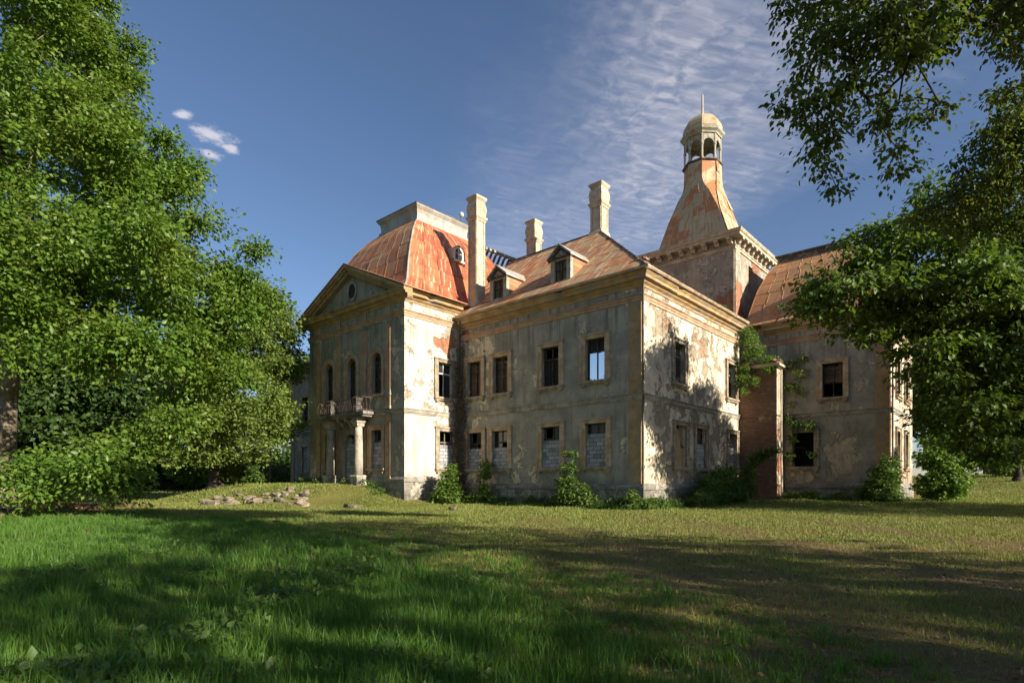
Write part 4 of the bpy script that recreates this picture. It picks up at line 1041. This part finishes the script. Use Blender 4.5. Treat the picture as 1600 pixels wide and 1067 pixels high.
def tree(name, label, group, base, forks, root_rad, lobes, spacing, per, L, mat, seed, bark='bark', six=False, droop=.35, flat=.62, tip=.015, cat='tree', csize=(.75, 1.35), inner=.45, up=.8, holes=0.0):
    g = np.random.default_rng(seed)
    base = np.array([base[0], base[1], float(gh(base[0], base[1]))-.15])
    T = tag(empty(name, tuple(base)), label, cat, group)
    C, Rr = lobes_to_clumps([(np.asarray(c), r) for c, r in lobes], spacing, g, inner, csize)
    if holes:
        q = C*.42; f = np.sin(q[:, 0]*1.3+q[:, 2]*.7+seed)+np.sin(q[:, 1]*1.5-q[:, 2]*1.1+2)+np.sin(q[:, 2]*1.7+q[:, 0]*.5+4)
        ok_ = f > np.quantile(f, holes); C, Rr = C[ok_], Rr[ok_]
    zmin = base[2]+.25; C[:, 2] = np.maximum(C[:, 2], zmin+Rr*.4)
    leaf_cloud('crown', C, Rr, per, L, mat, T, seed+1, droop, flat, six=six, up=up)
    rp = [base]+[base+np.array(f) for f in forks]
    b = skeleton(rp, root_rad, C, tip, seed=seed)
    # root flare
    b.tube([base-np.array((0, 0, .1)), base+np.array((0, 0, .5))], [root_rad*1.5, root_rad*1.02], 10) if root_rad > .1 else None
    b.v = [(x-base[0], y-base[1], z-base[2]) for x, y, z in b.v]
    b.build('trunk', M[bark], T, smooth=True)
    return T
def lobe(px, py, d, r): return (at(px, py, d), r)
def foot(px, d):
    p = at(px, 753, d); return (p[0], p[1])

# big plane tree at the left
tree('plane_tree', 'huge sunlit plane tree filling the left side of the lawn', None, foot(4, 31), [(0, 0, 3.0), (.3, .1, 6.0), (.9, .3, 9), (1.2, .8, 13), (.4, 1, 18)], .72,
     [lobe(40, 90, 33, 6.2), lobe(155, 185, 31, 3.1), lobe(60, 300, 28, 6), lobe(212, 330, 30, 3.3), lobe(312, 392, 31, 2.9), lobe(300, 500, 32, 3.4), lobe(150, 470, 27, 5),
      lobe(75, 430, 27, 3.4), lobe(345, 590, 33, 2.4), lobe(230, 620, 30, 3.8), lobe(135, 640, 27, 2.9), lobe(45, 742, 25, (2.4, 2.4, .9)), lobe(150, 728, 26, (2.2, 2.2, .8)), lobe(-60, 300, 36, 5.5), lobe(110, 70, 34, 3.2), lobe(368, 470, 34, 2.0), lobe(255, 250, 32, 1.5)],
     2.0, 760, .235, M['leaf_plane'], 101, droop=.4, flat=.74, csize=(.5, 1.0), up=.6, inner=.4, holes=.26)
tree('linden_tree', 'yellow green linden with dark trunk standing between plane tree and manor', None, foot(338, 46), [(0, 0, 2.6), (.3, .3, 6), (.8, .3, 10), (1, .4, 14)], .62,
     [lobe(395, 525, 43.9, 3.55), lobe(444, 565, 46.5, 1.94), lobe(375, 625, 41.4, 3.21), lobe(435, 655, 44.8, 2.03), lobe(340, 560, 43.9, 3.38), lobe(415, 480, 46.5, 1.86), lobe(300, 640, 42.2, 2.54), lobe(425, 535, 45, 1.6), lobe(338, 690, 42, 1.9), lobe(285, 700, 41, 1.9), lobe(395, 700, 43, 1.6), lobe(360, 470, 44, 2.2)], 1.3, 210, .25, M['leaf_linden'], 131, bark='darkbark', droop=.5)
bgs = [('tall dark tree behind the plane tree, at the far left', 40, 62, [(40, 560, 62, 8), (-40, 600, 62, 8), (90, 660, 60, 5), (20, 690, 58, 4.5)]),
       ('shaded tree behind the plane tree, left of the linden', 170, 66, [(160, 590, 66, 8), (230, 600, 64, 6), (200, 690, 62, 4.6), (120, 690, 62, 4)]),
       ('distant round tree seen left of the linden trunk', 300, 78, [(290, 640, 78, 6), (330, 650, 78, 5), (265, 660, 76, 3.5)]),
       ('distant tree seen between the linden and the manor wall', 455, 90, [(450, 640, 90, 6), (470, 600, 90, 5), (425, 670, 88, 4)])]
for i, (lab, px, d, lb) in enumerate(bgs):
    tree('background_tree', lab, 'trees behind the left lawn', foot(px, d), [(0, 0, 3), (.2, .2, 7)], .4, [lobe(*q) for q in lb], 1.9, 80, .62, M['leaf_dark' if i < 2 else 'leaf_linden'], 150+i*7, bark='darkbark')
for i, (px, d, z, r_) in enumerate(((-30, 80, 4, 6), (60, 84, 4, 5.5), (130, 86, 4, 6), (200, 90, 4.5, 6), (258, 96, 3.2, 4.6), (318, 100, 4, 6), (372, 104, 4.5, 6.5), (430, 106, 3.6, 5.5), (470, 110, 4.5, 6.5))):
    tree('background_tree', ('leafy thicket at the far left edge behind the trunks', 'second thicket from the left edge behind the trunks', 'third thicket from the left edge behind the trunks', 'thicket behind the far hedge, left of the pale gap', 'low thicket in the pale gap left of the linden', 'thicket right behind the linden trunk',
         'thicket just right of the linden trunk', 'low thicket behind the wooden pole', 'far thicket touching the left end of the manor')[i], 'thickets closing the park on the left', foot(px, d), [(0, 0, 1.2), (.2, .2, 2.5)], .25,
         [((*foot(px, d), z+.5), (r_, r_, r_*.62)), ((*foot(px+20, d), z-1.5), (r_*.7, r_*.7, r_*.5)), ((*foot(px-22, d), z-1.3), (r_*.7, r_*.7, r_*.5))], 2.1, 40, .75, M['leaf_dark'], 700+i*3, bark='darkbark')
tree('background_tree', 'sparse tree behind the manor, seen through the broken upper window', None, (-30.5, 42), [(0, 0, 4), (.2, .2, 9)], .3, [((-30.5, 42, 13), (3.0, 3.0, 3.2)), ((-28.5, 41, 11), 2.0)], 1.6, 45, .4, M['leaf_dark'], 781, bark='darkbark')
# trees beyond the lawn at the right
for i, (lab, px, d, lb, mt) in enumerate([('dark leafy tree right behind the sunlit maple bush', 1470, 52, [(1470, 600, 52, 5), (1440, 540, 54, 4.5), (1500, 650, 50, 3.4), (1430, 640, 52, 3)], 'leaf_chestnut'),
        ('tall dark tree beyond the right lawn edge', 1590, 56, [(1590, 560, 56, 6), (1640, 600, 56, 6), (1545, 640, 54, 3.6), (1600, 470, 56, 5)], 'leaf_chestnut'),
        ('distant pale tree at the end of the right lawn', 1540, 88, [(1540, 700, 88, 4.5), (1500, 690, 90, 4), (1585, 700, 86, 4), (1620, 680, 86, 5)], 'leaf_linden')]):
    tree('background_tree', lab, 'trees beyond the right lawn', foot(px, d), [(0, 0, 3), (.2, .2, 6)], .38, [lobe(*q) for q in lb], 1.7, 120, .46, M[mt], 190+i*7, bark='darkbark')
# chestnut whose limbs reach in front of the right wing
tree('chestnut_tree', 'dark chestnut tree whose limbs hang in front of the right wing', None, foot(1725, 28), [(0, 0, 2.5), (-.6, -.1, 5), (-1.2, -.2, 7.6), (-1.6, 0, 10)], .48,
     [lobe(1335, 448, 27.0, (2.30, 2.30, 1.16)), lobe(1290, 488, 27.0, (1.06, 1.06, 0.66)), lobe(1420, 380, 27.0, (2.70, 2.70, 1.16)), lobe(1470, 463, 27.0, (3.13, 3.13, 1.64)), lobe(1495, 308, 27.0, (1.80, 1.80, 0.93)), lobe(1605, 458, 28.0, (3.45, 3.45, 2.11)), lobe(1545, 570, 28.0, (2.69, 2.69, 1.84)), lobe(1480, 560, 27.0, (1.92, 1.92, 1.42)), lobe(1595, 640, 28.0, (2.32, 2.32, 1.29)), lobe(1720, 500, 28.0, (4.68, 4.68, 3.97)), lobe(1400, 520, 27.0, (0.90, 0.90, 1.28)), lobe(1340, 520, 27.0, (0.66, 0.66, 0.66)), lobe(1410, 448, 27.0, (1.92, 1.92, 0.93)), lobe(1560, 408, 28.0, (2.33, 2.33, 1.01)), lobe(1640, 378, 28.0, (2.57, 2.57, 1.01)), lobe(1560, 690, 28.0, (1.87, 1.87, 1.05)), lobe(1450, 540, 27.0, (1.57, 1.57, 1.36)), lobe(1530, 480, 27.0, (2.48, 2.48, 2.02)), lobe(1590, 560, 28.0, (2.57, 2.57, 2.10)), lobe(1500, 640, 27.0, (1.62, 1.62, 1.08))],
     1.15, 160, .28, M['leaf_chestnut'], 211, bark='darkbark', droop=.55, flat=.48)
# tree beside the camera whose branches hang into the top of the view
tree('overhanging_tree', 'near tree whose backlit branches hang into the sky at the top right', None, (31.0, -17.5), [(-.3, 0, 4), (-1.0, -.1, 8), (-3.0, -.2, 11.5), (-5, -.4, 13.2), (-7.5, -.6, 13.9)], .40,
     [lobe(1335, 90, 9.2, (.85, .85, .7)), lobe(1262, 165, 9.2, (.5, .5, .35)), lobe(1290, 235, 9.5, (.34, .34, .3)), lobe(1395, 50, 9.2, (.8, .8, .6)), lobe(1440, 165, 9.8, (.3, .3, .55)), lobe(1245, 12, 9.2, (.45, .45, .2)), lobe(1375, 195, 9.5, (.35, .35, .5)),
      lobe(1460, 50, 9.6, .5), lobe(1572, 30, 9.6, (.4, .4, .5)), lobe(1585, 150, 11, (.4, .4, .5)), lobe(1330, -110, 9.2, 1.4), lobe(1500, -170, 9.2, 1.5), lobe(1680, -60, 9.6, 1.5), lobe(1400, -300, 9.0, 2.0), lobe(1640, -340, 9.2, 2.4), lobe(1820, -200, 9.6, 2.2), lobe(1318, 285, 9.5, (.16, .16, .2)), lobe(1400, 250, 9.6, (.2, .2, .3)), lobe(1570, 235, 13, (.9, .9, .8)), lobe(1605, 310, 13.5, (1.2, 1.2, .8)), lobe(1520, 300, 13.5, (.7, .7, .5)), lobe(1640, 190, 13, 1.4), lobe(1460, 335, 14, (.7, .7, .35)), lobe(1545, 345, 14, (1.0, 1.0, .5)), lobe(1420, 20, 9.2, (.6, .6, .5)), lobe(1310, 30, 9.2, (.7, .7, .5))],
     .42, 72, .10, M['leaf_near'], 231, bark='darkbark', six=True, droop=.7, flat=.6, tip=.009, csize=(.7, 1.3), inner=.2)
# park trees to the right of and behind the viewer; they shade the lawn
def park_tree(label, x, y, h, r, seed, lobes=None):
    lb = lobes or [((x, y, h*.62), (r, r, h*.30)), ((x-r*.5, y+r*.4, h*.45), r*.6), ((x+r*.4, y-r*.5, h*.5), r*.6), ((x, y, h*.85), (r*.6, r*.6, h*.15))]
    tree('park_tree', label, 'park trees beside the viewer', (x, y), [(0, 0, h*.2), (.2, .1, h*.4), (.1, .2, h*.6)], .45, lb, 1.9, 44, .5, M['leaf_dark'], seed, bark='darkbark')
park_tree('park tree outside the picture, shading the middle of the lawn', 38, -17.2, 19, 5.3, 301)
park_tree('park tree outside the picture, right of the viewer', 36, -31.0, 18, 5.2, 311)
park_tree('park tree outside the picture, far behind the viewer', 46, -40, 22, 6.5, 321)
park_tree('park tree outside the picture, shading the chestnut', 43, 10.5, 21.5, 6.0, 331)
park_tree('lower park tree outside the picture, between two taller ones', 34, -24.6, 13.0, 3.6, 361)
park_tree('park tree outside the picture, close behind the viewer', 27, -36, 15, 5.0, 351)

def bush(name, label, group, px, d, parts, spacing, per, L, mat, seed, cat='shrub', droop=.3, bark='bark', up=.8, at_=None):
    """parts: (dx, dy, z, r) in metres from the foot"""
    b = at_ if at_ else foot(px, d); z0 = float(gh(*b))
    lb = [((b[0]+q[0], b[1]+q[1], z0+q[2]), q[3]) for q in parts]
    return tree(name, label, group, b, [(0, 0, .25), (.03, .02, .6)], .05, lb, spacing, per, L, M[mat], seed, bark=bark, droop=droop, tip=.008, cat=cat, inner=.2, up=up)
bush('elder_bush', 'sunlit leafy shrub against the pale side wall of the pavilion', None, 0, 0, [(0, 0, 1.0, .85), (-.5, -.2, .5, .6), (.4, .2, .6, .6), (.1, 0, 1.9, .5), (.3, .1, 2.5, .28)], .36, 46, .20, 'leaf_bright', 401, at_=(-12.9, -2.9))
bush('sapling', 'bright sapling beside the dry ivy and blocked windows', None, 0, 0, [(0, 0, .45, .6), (.2, -.1, 1.2, .36), (.1, 0, 2.0, .34), (.25, 0, 2.7, .30), (.15, 0, 3.1, .2), (-.9, -.2, .35, .5)], .34, 40, .20, 'leaf_bright', 407, at_=(-11.6, -.75))
bush('elder_bush', 'tall dark shrub under the block filled window nearest the corner', None, 0, 0, [(0, 0, .6, .85), (.5, -.1, .5, .7), (-.3, 0, 1.5, .62), (-.1, 0, 2.4, .42), (0, 0, 3.1, .28), (.7, 0, 1.1, .5), (1.2, -.1, .4, .5)], .36, 60, .17, 'leaf_bush', 413, at_=(-4.3, -.8))
bush('weed_clump', 'low weeds at the foot of the near house corner', None, 0, 0, [(0, 0, .3, .55), (.6, .3, .25, .5), (-.7, 0, .28, .45), (.9, 1.2, .3, .5), (0, -.1, .8, .35)], .30, 44, .15, 'leaf_bush', 419, at_=(-.1, -.9))
bush('elder_bush', 'broad dark elder shrub in front of the blocked side windows', None, 0, 0, [(0, 0, .6, .9), (.2, 1.6, .7, 1.0), (-.1, 2.6, .8, .9), (.3, .8, 1.3, .7), (.1, 2.2, 1.7, .7), (.3, 3.2, 2.0, .6), (.6, -.9, .4, .6), (.5, 3.6, 1.0, .8)], .42, 66, .18, 'leaf_bush', 425, at_=(1.2, 4.8))
bush('elder_bush', 'leafy branch arching in front of the brick annex', None, 0, 0, [(0, 0, .6, .8), (.3, .4, 1.4, .6), (.6, .6, 2.2, .45), (1.1, .5, 2.9, .45), (1.7, .4, 3.3, .40), (2.2, .3, 3.4, .32), (.5, 0, .9, .7)], .36, 56, .18, 'leaf_bush', 431, at_=(1.2, 10.6))
bush('weed_clump', 'small yellow green weeds below the dark basement hole', None, 0, 0, [(0, 0, .2, .45), (.7, 0, .3, .4), (1.4, .1, .4, .35)], .28, 36, .13, 'leaf_bright', 437, at_=(3.4, 14.7))
bush('elder_bush', 'dark shrub at the outer corner of the right wing', None, 0, 0, [(0, 0, .8, 1.0), (.2, .1, 1.7, .8), (.3, -.2, .5, .9), (-.6, -.2, .5, .7), (.4, .2, 2.5, .5)], .42, 66, .19, 'leaf_bush', 443, at_=(9.0, 14.6))
bush('maple_bush', 'bright sunlit maple bush right of the right wing', None, 0, 0, [(0, 0, 1.0, 1.2), (.3, .2, 2.2, 1.2), (.2, .5, 3.4, .9), (.8, .3, 1.2, 1.1), (-.2, .1, 2.9, .9), (.9, .8, 2.4, .9)], .55, 80, .24, 'leaf_bright', 449, at_=(11.6, 17.2))
bush('round_bush', 'round grey green bush on the far right lawn', None, 1582, 62, [(0, 0, 1.2, 1.6), (.8, .6, 1.0, 1.3), (-.9, -.6, .9, 1.2)], .6, 80, .22, 'leaf_linden', 455)
for i, (px, d, s_) in enumerate(((165, 60, 1.3), (215, 64, 1.5), (262, 66, 1.2), (300, 70, 1.4), (115, 58, 1.5), (380, 72, 1.5), (412, 70, 1.3), (446, 74, 1.6))):
    bush('hedge_bush', ('low dark bush in the far hedge, third from the left edge', 'larger dark bush in the far hedge behind the plane tree', 'small dark bush in the far hedge under the pale gap', 'far hedge bush just left of the linden trunk', 'dark bush at the left end of the far hedge',
         'far hedge bush just right of the linden trunk', 'small far bush beside the wooden pole', 'far bush next to the left end of the manor')[i], 'far hedge bushes', px, d,
         [(0, 0, .9*s_, 1.6*s_), (1.4*s_, .9*s_, .8*s_, 1.4*s_), (-1.5*s_, -.9*s_, .7*s_, 1.3*s_)], .75, 70, .30, 'leaf_dark', 470+i*3, bark='darkbark')
bush('sapling', 'small round leafed tree standing left of the linden trunk', None, 306, 50, [(0, 0, 2.6, 1.4), (.8, .5, 2.2, 1.1), (-.9, -.6, 2.3, 1.1), (0, 0, 3.3, .9)], .55, 80, .26, 'leaf_plane', 499, cat='tree')
bush('elder_bush', 'leafy undergrowth at the foot of the linden trunk', None, 372, 47, [(0, 0, .8, 1.2), (1.0, .8, .7, 1.0), (-1.2, -.9, .6, .9), (.2, .1, 1.6, .8)], .5, 60, .24, 'leaf_bush', 505)
# plants growing on the building
bush_roof = [((-1.6, 15.0), 13.0, [(0, 0, .9, .55), (.1, 0, 1.7, .35)], 'bush rooted on the roof below the tower, nearer the tower corner'), ((-4.3, 14.2), 13.0, [(0, 0, 1.0, .5), (0, 0, 1.9, .3)], 'bush rooted on the roof below the tower, farther from its corner')]
def wall_plant(name, label, pts, spacing, per, L, mat, seed, group=None):
    g = np.random.default_rng(seed); base = np.array(pts[0][0], float)
    T = tag(empty(name, tuple(base)), label, 'plant', group)
    C, Rr = lobes_to_clumps([(np.asarray(c), r) for c, r in pts], spacing, g, .2)
    leaf_cloud('foliage', C, Rr, per, L, M[mat], T, seed+1)
    b = skeleton([base, base+np.array((0, 0, .1))], .03, C, .006, seed=seed); b.v = [tuple(np.array(v)-base) for v in b.v]; b.build('stem', M['bark'], T)
    return T
for i, (xy, z, ps, lab) in enumerate(bush_roof):
    wall_plant('roof_shrub', lab, [((xy[0]+q[0], xy[1]+q[1], z+q[2]), q[3]) for q in ps], .26, 34, .14, 'leaf_bright', 520+i*5, 'shrubs on the roof')
wall_plant('climbing_plant', 'climbing plant hanging from the gutter above the brick annex', [((.7, 14.1, 12.4), .5), ((.9, 13.8, 11.6), .6), ((1.0, 13.7, 10.6), .6), ((.6, 13.6, 9.6), .5), ((1.5, 13.8, 10.9), .5), ((.5, 13.3, 8.8), .45), ((.6, 13.2, 8.0), .35), ((1.3, 13.6, 8.7), .4), ((1.9, 14.2, 10.2), .45), ((2.5, 14.3, 10.1), .35), ((2.2, 14.0, 9.5), .3)], .36, 40, .15, 'leaf_bright', 541)
wall_plant('climbing_plant', 'greyish creeper on the right wing wall above the annex', [((3.2, 15.75, 9.9), .5), ((3.8, 15.7, 9.3), .5), ((3.3, 15.7, 8.4), .4), ((4.1, 15.7, 10.3), .35), ((3.9, 15.7, 8.0), .35), ((3.2, 15.7, 7.0), .3)], .34, 34, .12, 'leaf_linden', 551)
wall_plant('climbing_plant', 'green creeper around the dark ground floor opening of the right wing', [((3.2, 15.7, 6.0), .35), ((3.6, 15.6, 5.5), .4), ((4.4, 15.6, 5.6), .4), ((3.3, 15.7, 4.6), .35), ((4.6, 15.6, 3.4), .3), ((3.2, 15.6, 3.4), .35)], .3, 34, .13, 'leaf_bush', 561)
# dry ivy column in the corner beside the pavilion
g = np.random.default_rng(77); iv = tag(empty('dry_ivy', (PX1+.30, -.35, .25)), 'column of dry brown ivy climbing the inner corner beside the pavilion', 'plant')
zc_ = np.linspace(.2, 11.1, 52); wd_ = np.interp(zc_, [0, 3, 7, 9.5, 11.2], [.74, .66, .60, .46, .24])
C = np.stack([PX1+.30+g.normal(size=52)*.08, np.full(52, -.32)+g.normal(size=52)*.06, zc_], -1)
leaf_cloud('foliage', C, wd_*g.uniform(.8, 1.15, 52), 190, .12, M['leaf_dead'], iv, 78, droop=.9, flat=.8, up=.2)
b = MB()
for k in range(4):
    x, y = PX1+.30+g.normal()*.08, -.30+g.normal()*.05; b.tube([(x+.05*math.sin(z*1.3+k)-(PX1+.30), y+.35+.04*math.cos(z+k), z-.25) for z in np.arange(.1, 10.8, .6)], .035, 5)
b.build('stem', M['bark'], iv)

# ------------------------------------------------------------------ rubble ridge, pole, fence
def stone_mesh(i):
    b = MB(); q = random.Random(i); n = 6
    rg = []
    for z, s_ in ((-.45, .9), (-.05, 1.08), (.34, .92), (.40, .80)):
        rg.append([(s_*q.uniform(.34, .66)*math.cos(2*math.pi*k/n), s_*q.uniform(.30, .58)*math.sin(2*math.pi*k/n), z+q.uniform(-.08, .08)) for k in range(n)])
    return b.rings(rg)
for i in range(80):
    t_ = rnd.random(); px = 310+180*t_; d = 37.8-3.5*t_+rnd.gauss(0, .5)+(1.8 if rnd.random() < .35 else 0)
    x, y = foot(px, d); s_ = rnd.choice((.3, .4, .5, .65, .8))
    o = link('rubble_stone', shared('stone%d' % (i % 7), lambda: stone_mesh(i), M['rubble']), None, (x, y, float(gh(x, y))+.10*s_), rnd.uniform(0, 6.3))
    o.scale = (s_, s_*rnd.uniform(.7, 1), s_*rnd.uniform(.3, .55)); o.rotation_euler = (rnd.uniform(-.3, .3), rnd.uniform(-.3, .3), rnd.uniform(0, 6.3))
    tag(o, 'broken stone in the low rubble ridge before the columned portico', 'stone', 'stones of the rubble ridge')
for i, (px, d, s_, lab) in enumerate(((545, 33.5, .9, 'separate stone lying right of the rubble ridge'), (556, 33.0, .7, 'smaller separate stone right of the rubble ridge'), (708, 30.5, .7, 'flat stone on the grass beside the dry ivy'))):
    x, y = foot(px, d); o = link('rubble_stone', MESH['stone%d' % (i+2)], None, (x, y, float(gh(x, y))+.08), i*1.3); o.scale = (s_, s_*.7, s_*.45); tag(o, lab, 'stone')
x, y = foot(422, 60); pole = tag(empty('utility_pole', (x, y, float(gh(x, y)))), 'slim wooden pole standing between the linden and the manor', 'pole')
MB().tube([(0, 0, -.2), (0, 0, 5.4)], [.13, .10], 8).build('post', M['greywood'], pole); MB().box(-.6, .6, -.05, .05, 5.0, 5.12).build('crossbar', M['greywood'], pole)
x, y = foot(1496, 70); bn = tag(empty('wooden_fence', (x, y, float(gh(x, y)))), 'short pale wooden fence far off on the right lawn', 'fence')
for k in range(3): MB().box(-1.0+k*1.0-.06, -1.0+k*1.0+.06, -.06, .06, -.1, 1.15).build('post', M['white'], bn)
for z in (.5, 1.0): MB().box(-1.1, 1.1, -.09, -.061, z-.05, z+.05).build('rail', M['white'], bn)
bn.rotation_euler = (0, 0, TH)

# ------------------------------------------------------------------ grass
def blades(name, x, y, h, wd_, mat, seed, label, lean=.45, tri=False):
    g = np.random.default_rng(seed); n = len(x); z = gh(x, y)
    a = g.uniform(0, 2*np.pi, n); ln = g.uniform(.1, 1, n)*lean*h; b_ = g.uniform(0, 2*np.pi, n)
    s = np.stack([np.cos(a), np.sin(a), np.zeros(n)], -1)*(wd_*.5)[:, None]
    lv = np.stack([np.cos(b_), np.sin(b_), np.zeros(n)], -1)*ln[:, None]; P = np.stack([x, y, z-.01], -1); Z = np.zeros((n, 3)); Z[:, 2] = h
    V = np.stack([P-s, P+s, P+lv*.32+Z*.55+s*.75, P+lv*.32+Z*.55-s*.75, P+lv+Z*np.clip(1-.25*(ln/h)[:, None], .5, 1)], 1).reshape(-1, 3)
    F_ = (np.arange(n)[:, None]*5+np.array([0, 1, 2, 3, 3, 2, 4])[None]).ravel(); sz = np.tile([4, 3], n)
    if tri:
        V = np.stack([P-s, P+s, P+lv+Z*.9], 1).reshape(-1, 3); F_ = np.arange(3*n); sz = np.full(n, 3)
    o = link(name, np_mesh(name, V, F_, sz, mat)); tag(o, label, 'grass', kind='stuff'); return o
g = np.random.default_rng(9)
def wnoise(x, y, s, k): return np.sin(x*s+k)*np.cos(y*s*1.13+k*1.7)+.6*np.sin(x*s*2.3+y*s*1.9+k)+.4*np.cos(x*s*4.1-y*s*3.7+2*k)
def scatter(n, d0, d1, pw_, l0=-.95, l1=.92):
    d = (d0**pw_+(d1**pw_-d0**pw_)*g.uniform(0, 1, n))**(1/pw_); a = d*g.uniform(l0, l1, n)
    return d, a, CAM[0]+a*RX-d*RY, CAM[1]+a*RY+d*RX
edge = lambda d: np.interp(d, [3, 4.3, 6, 9.2, 13, 17.6, 24, 30, 46], [1.2, .95, .55, -1.0, -3.6, -6.8, -12, -19, -40])
d, a, x, y = scatter(290000, 3.4, 30, .55)
k = (a < edge(d)+.35*wnoise(x, y, 1.3, .4)) & (g.uniform(0, 1, len(d)) < .75+.35*wnoise(x, y, .6, 2.0))
d, x, y = d[k], x[k], y[k]
hh = g.uniform(.07, .21, len(d))*(1+.30*wnoise(x, y, .5, 1.0))*np.interp(d, [4, 12, 25], [1, .9, .6])
blades('tall_grass', x, y, np.clip(hh, .06, .45), np.clip(.0035+d*.0007, .004, .022), M['grass_tall'], 12, 'tall green grass over the left and near foreground')
d, a, x, y = scatter(560000, 3.4, 46, .55, -.95, 1.22)
inb = (x < .3) & (y > -.2) | ((x < -14) & (y > -5.2)) | ((x < 9.5) & (y > 14)) 
k = (a > edge(d)-.8) & (g.uniform(0, 1, len(d)) < np.clip(.6+.40*wnoise(x, y, .9, 3.0)+.2*(d > 14), .12, 1)) & ~inb
d, x, y = d[k], x[k], y[k]
blades('short_grass', x, y, g.uniform(.025, .085, len(d))*np.interp(d, [4, 14, 40], [1.0, 1.25, 2.2])*(1+.3*wnoise(x, y, .8, 5)), np.clip(.0035+d*.0011, .005, .045), M['grass_short'], 13, 'short dry lawn grass across the right and middle', tri=True)
d, a, x, y = scatter(130000, 36, 95, 1.0, -.95, 1.0); k = ((a > .62*d) & (y > 12) & (x > 10)) | ((a < -.38*d) & (y < -1))
x, y, d = x[k], y[k], d[k]
blades('far_grass', x, y, g.uniform(.10, .24, len(d)), np.full(len(d), .06), M['grass_short'], 19, 'sunlit lawn grass far off beside the trees', tri=True)
cd_, ca_, cx_, cy2 = scatter(3400, 3.6, 24, .8); kk = ca_ < edge(cd_)+2.5; cd_, ca_, cx_, cy2 = cd_[kk], ca_[kk], cx_[kk], cy2[kk]
nb = 26; x = np.repeat(cx_, nb)+g.normal(size=len(cx_)*nb)*.06; y = np.repeat(cy2, nb)+g.normal(size=len(cx_)*nb)*.06; dd = np.repeat(cd_, nb)
hs = np.repeat(g.uniform(.14, .36, len(cx_))*np.where(ca_ < edge(cd_), 1, .55), nb)*g.uniform(.5, 1.1, len(x))
blades('grass_tufts', x, y, hs, np.clip(.004+dd*.0007, .005, .02), M['grass_tall'], 18, 'coarse grass tufts standing above the near lawn', .7)
# tall fringe along the house base
n = 16000; t_ = g.uniform(0, 1, n)
x = np.where(t_ < .5, g.uniform(-13.5, .6, n), np.where(t_ < .75, g.uniform(.3, .9, n), g.uniform(2.6, 10, n))); y = np.where(t_ < .5, -g.gamma(1.6, .28, n)-.1, np.where(t_ < .75, g.uniform(0, 14, n), 15.7-g.gamma(1.6, .3, n)))
blades('rough_grass', x, y, g.uniform(.08, .38, n), np.full(n, .022), M['grass_tall'], 14, 'rough unmown grass along the foot of the walls')
m_ = 900; t_ = g.uniform(0, 1, m_)
x = np.where(t_ < .42, g.uniform(-13.0, .5, m_), np.where(t_ < .68, g.uniform(.25, 1.1, m_), np.where(t_ < .86, g.uniform(2.8, 10.5, m_), g.uniform(-27, -14.2, m_))))
y = np.where(t_ < .42, -g.gamma(1.5, .25, m_)-.15, np.where(t_ < .68, g.uniform(-.3, 14, m_), np.where(t_ < .86, 15.6-g.gamma(1.4, .25, m_), -5.3-g.gamma(1.5, .3, m_))))
kk = wnoise(x, y, .8, 3) > -.25; x, y = x[kk], y[kk]; hz = g.uniform(.05, .55, len(x))
C = np.stack([x, y, gh(x, y)+hz], -1); o = leaf_cloud('wall_weeds', C, .10+.22*g.uniform(0, 1, len(C))*(1-hz), 20, .13, M['leaf_bush'], None, 20, droop=.3, flat=.8)
tag(o, 'tangled nettles and weeds along the foot of the walls', 'weeds', kind='stuff')
# broad weeds in the near grass and fallen leaves
d, a, x, y = scatter(2600, 3.5, 15, .8); k = (a < edge(d)) & (wnoise(x, y, .9, 7) > .35); x, y = x[k], y[k]
C = np.stack([x, y, gh(x, y)+.07], -1); o = leaf_cloud('ground_weeds', C, np.full(len(C), .13), 14, .10, M['leaf_bush'], None, 15, droop=.05, flat=.5, up=1.2)
tag(o, 'low broad leaved weeds among the near grass', 'weeds', kind='stuff')
d, a, x, y = scatter(14000, 3.5, 40, .6); k = (a > edge(d)-1)
x, y = x[k], y[k]; C = np.stack([x, y, gh(x, y)+.03], -1); o = leaf_cloud('fallen_leaves', C, np.full(len(C), .02), 1, .06, M['litter'], None, 16, droop=0, flat=.3, up=2.5)
tag(o, 'dry brown leaves scattered over the lawn', 'leaves', kind='stuff')
x, y = foot(20, 33); q = g.normal(size=(7000, 2))*np.array((4.5, 3.0)); X, Y = x+q[:, 0], y+q[:, 1]
o = leaf_cloud('leaf_litter', np.stack([X, Y, gh(X, Y)+.04], -1), np.full(len(X), .04), 1, .20, M['litter'], None, 17, droop=0, flat=.4, up=2); tag(o, 'brown leaf litter under the plane tree', 'leaves', kind='stuff')

# ------------------------------------------------------------------ render settings
cy_ = S.cycles; cy_.max_bounces = 5; cy_.diffuse_bounces = 3; cy_.glossy_bounces = 2; cy_.transmission_bounces = 3; cy_.transparent_max_bounces = 6
cy_.use_adaptive_sampling = True; cy_.adaptive_threshold = .03; cy_.sample_clamp_indirect = 6.0
tr = sum(len(o.data.loop_triangles) or sum(len(p.vertices)-2 for p in o.data.polygons) if len(o.data.polygons) < 5000 else len(o.data.loops)-2*len(o.data.polygons) for o in bpy.data.objects if o.type == 'MESH')
print('TRIS', tr)
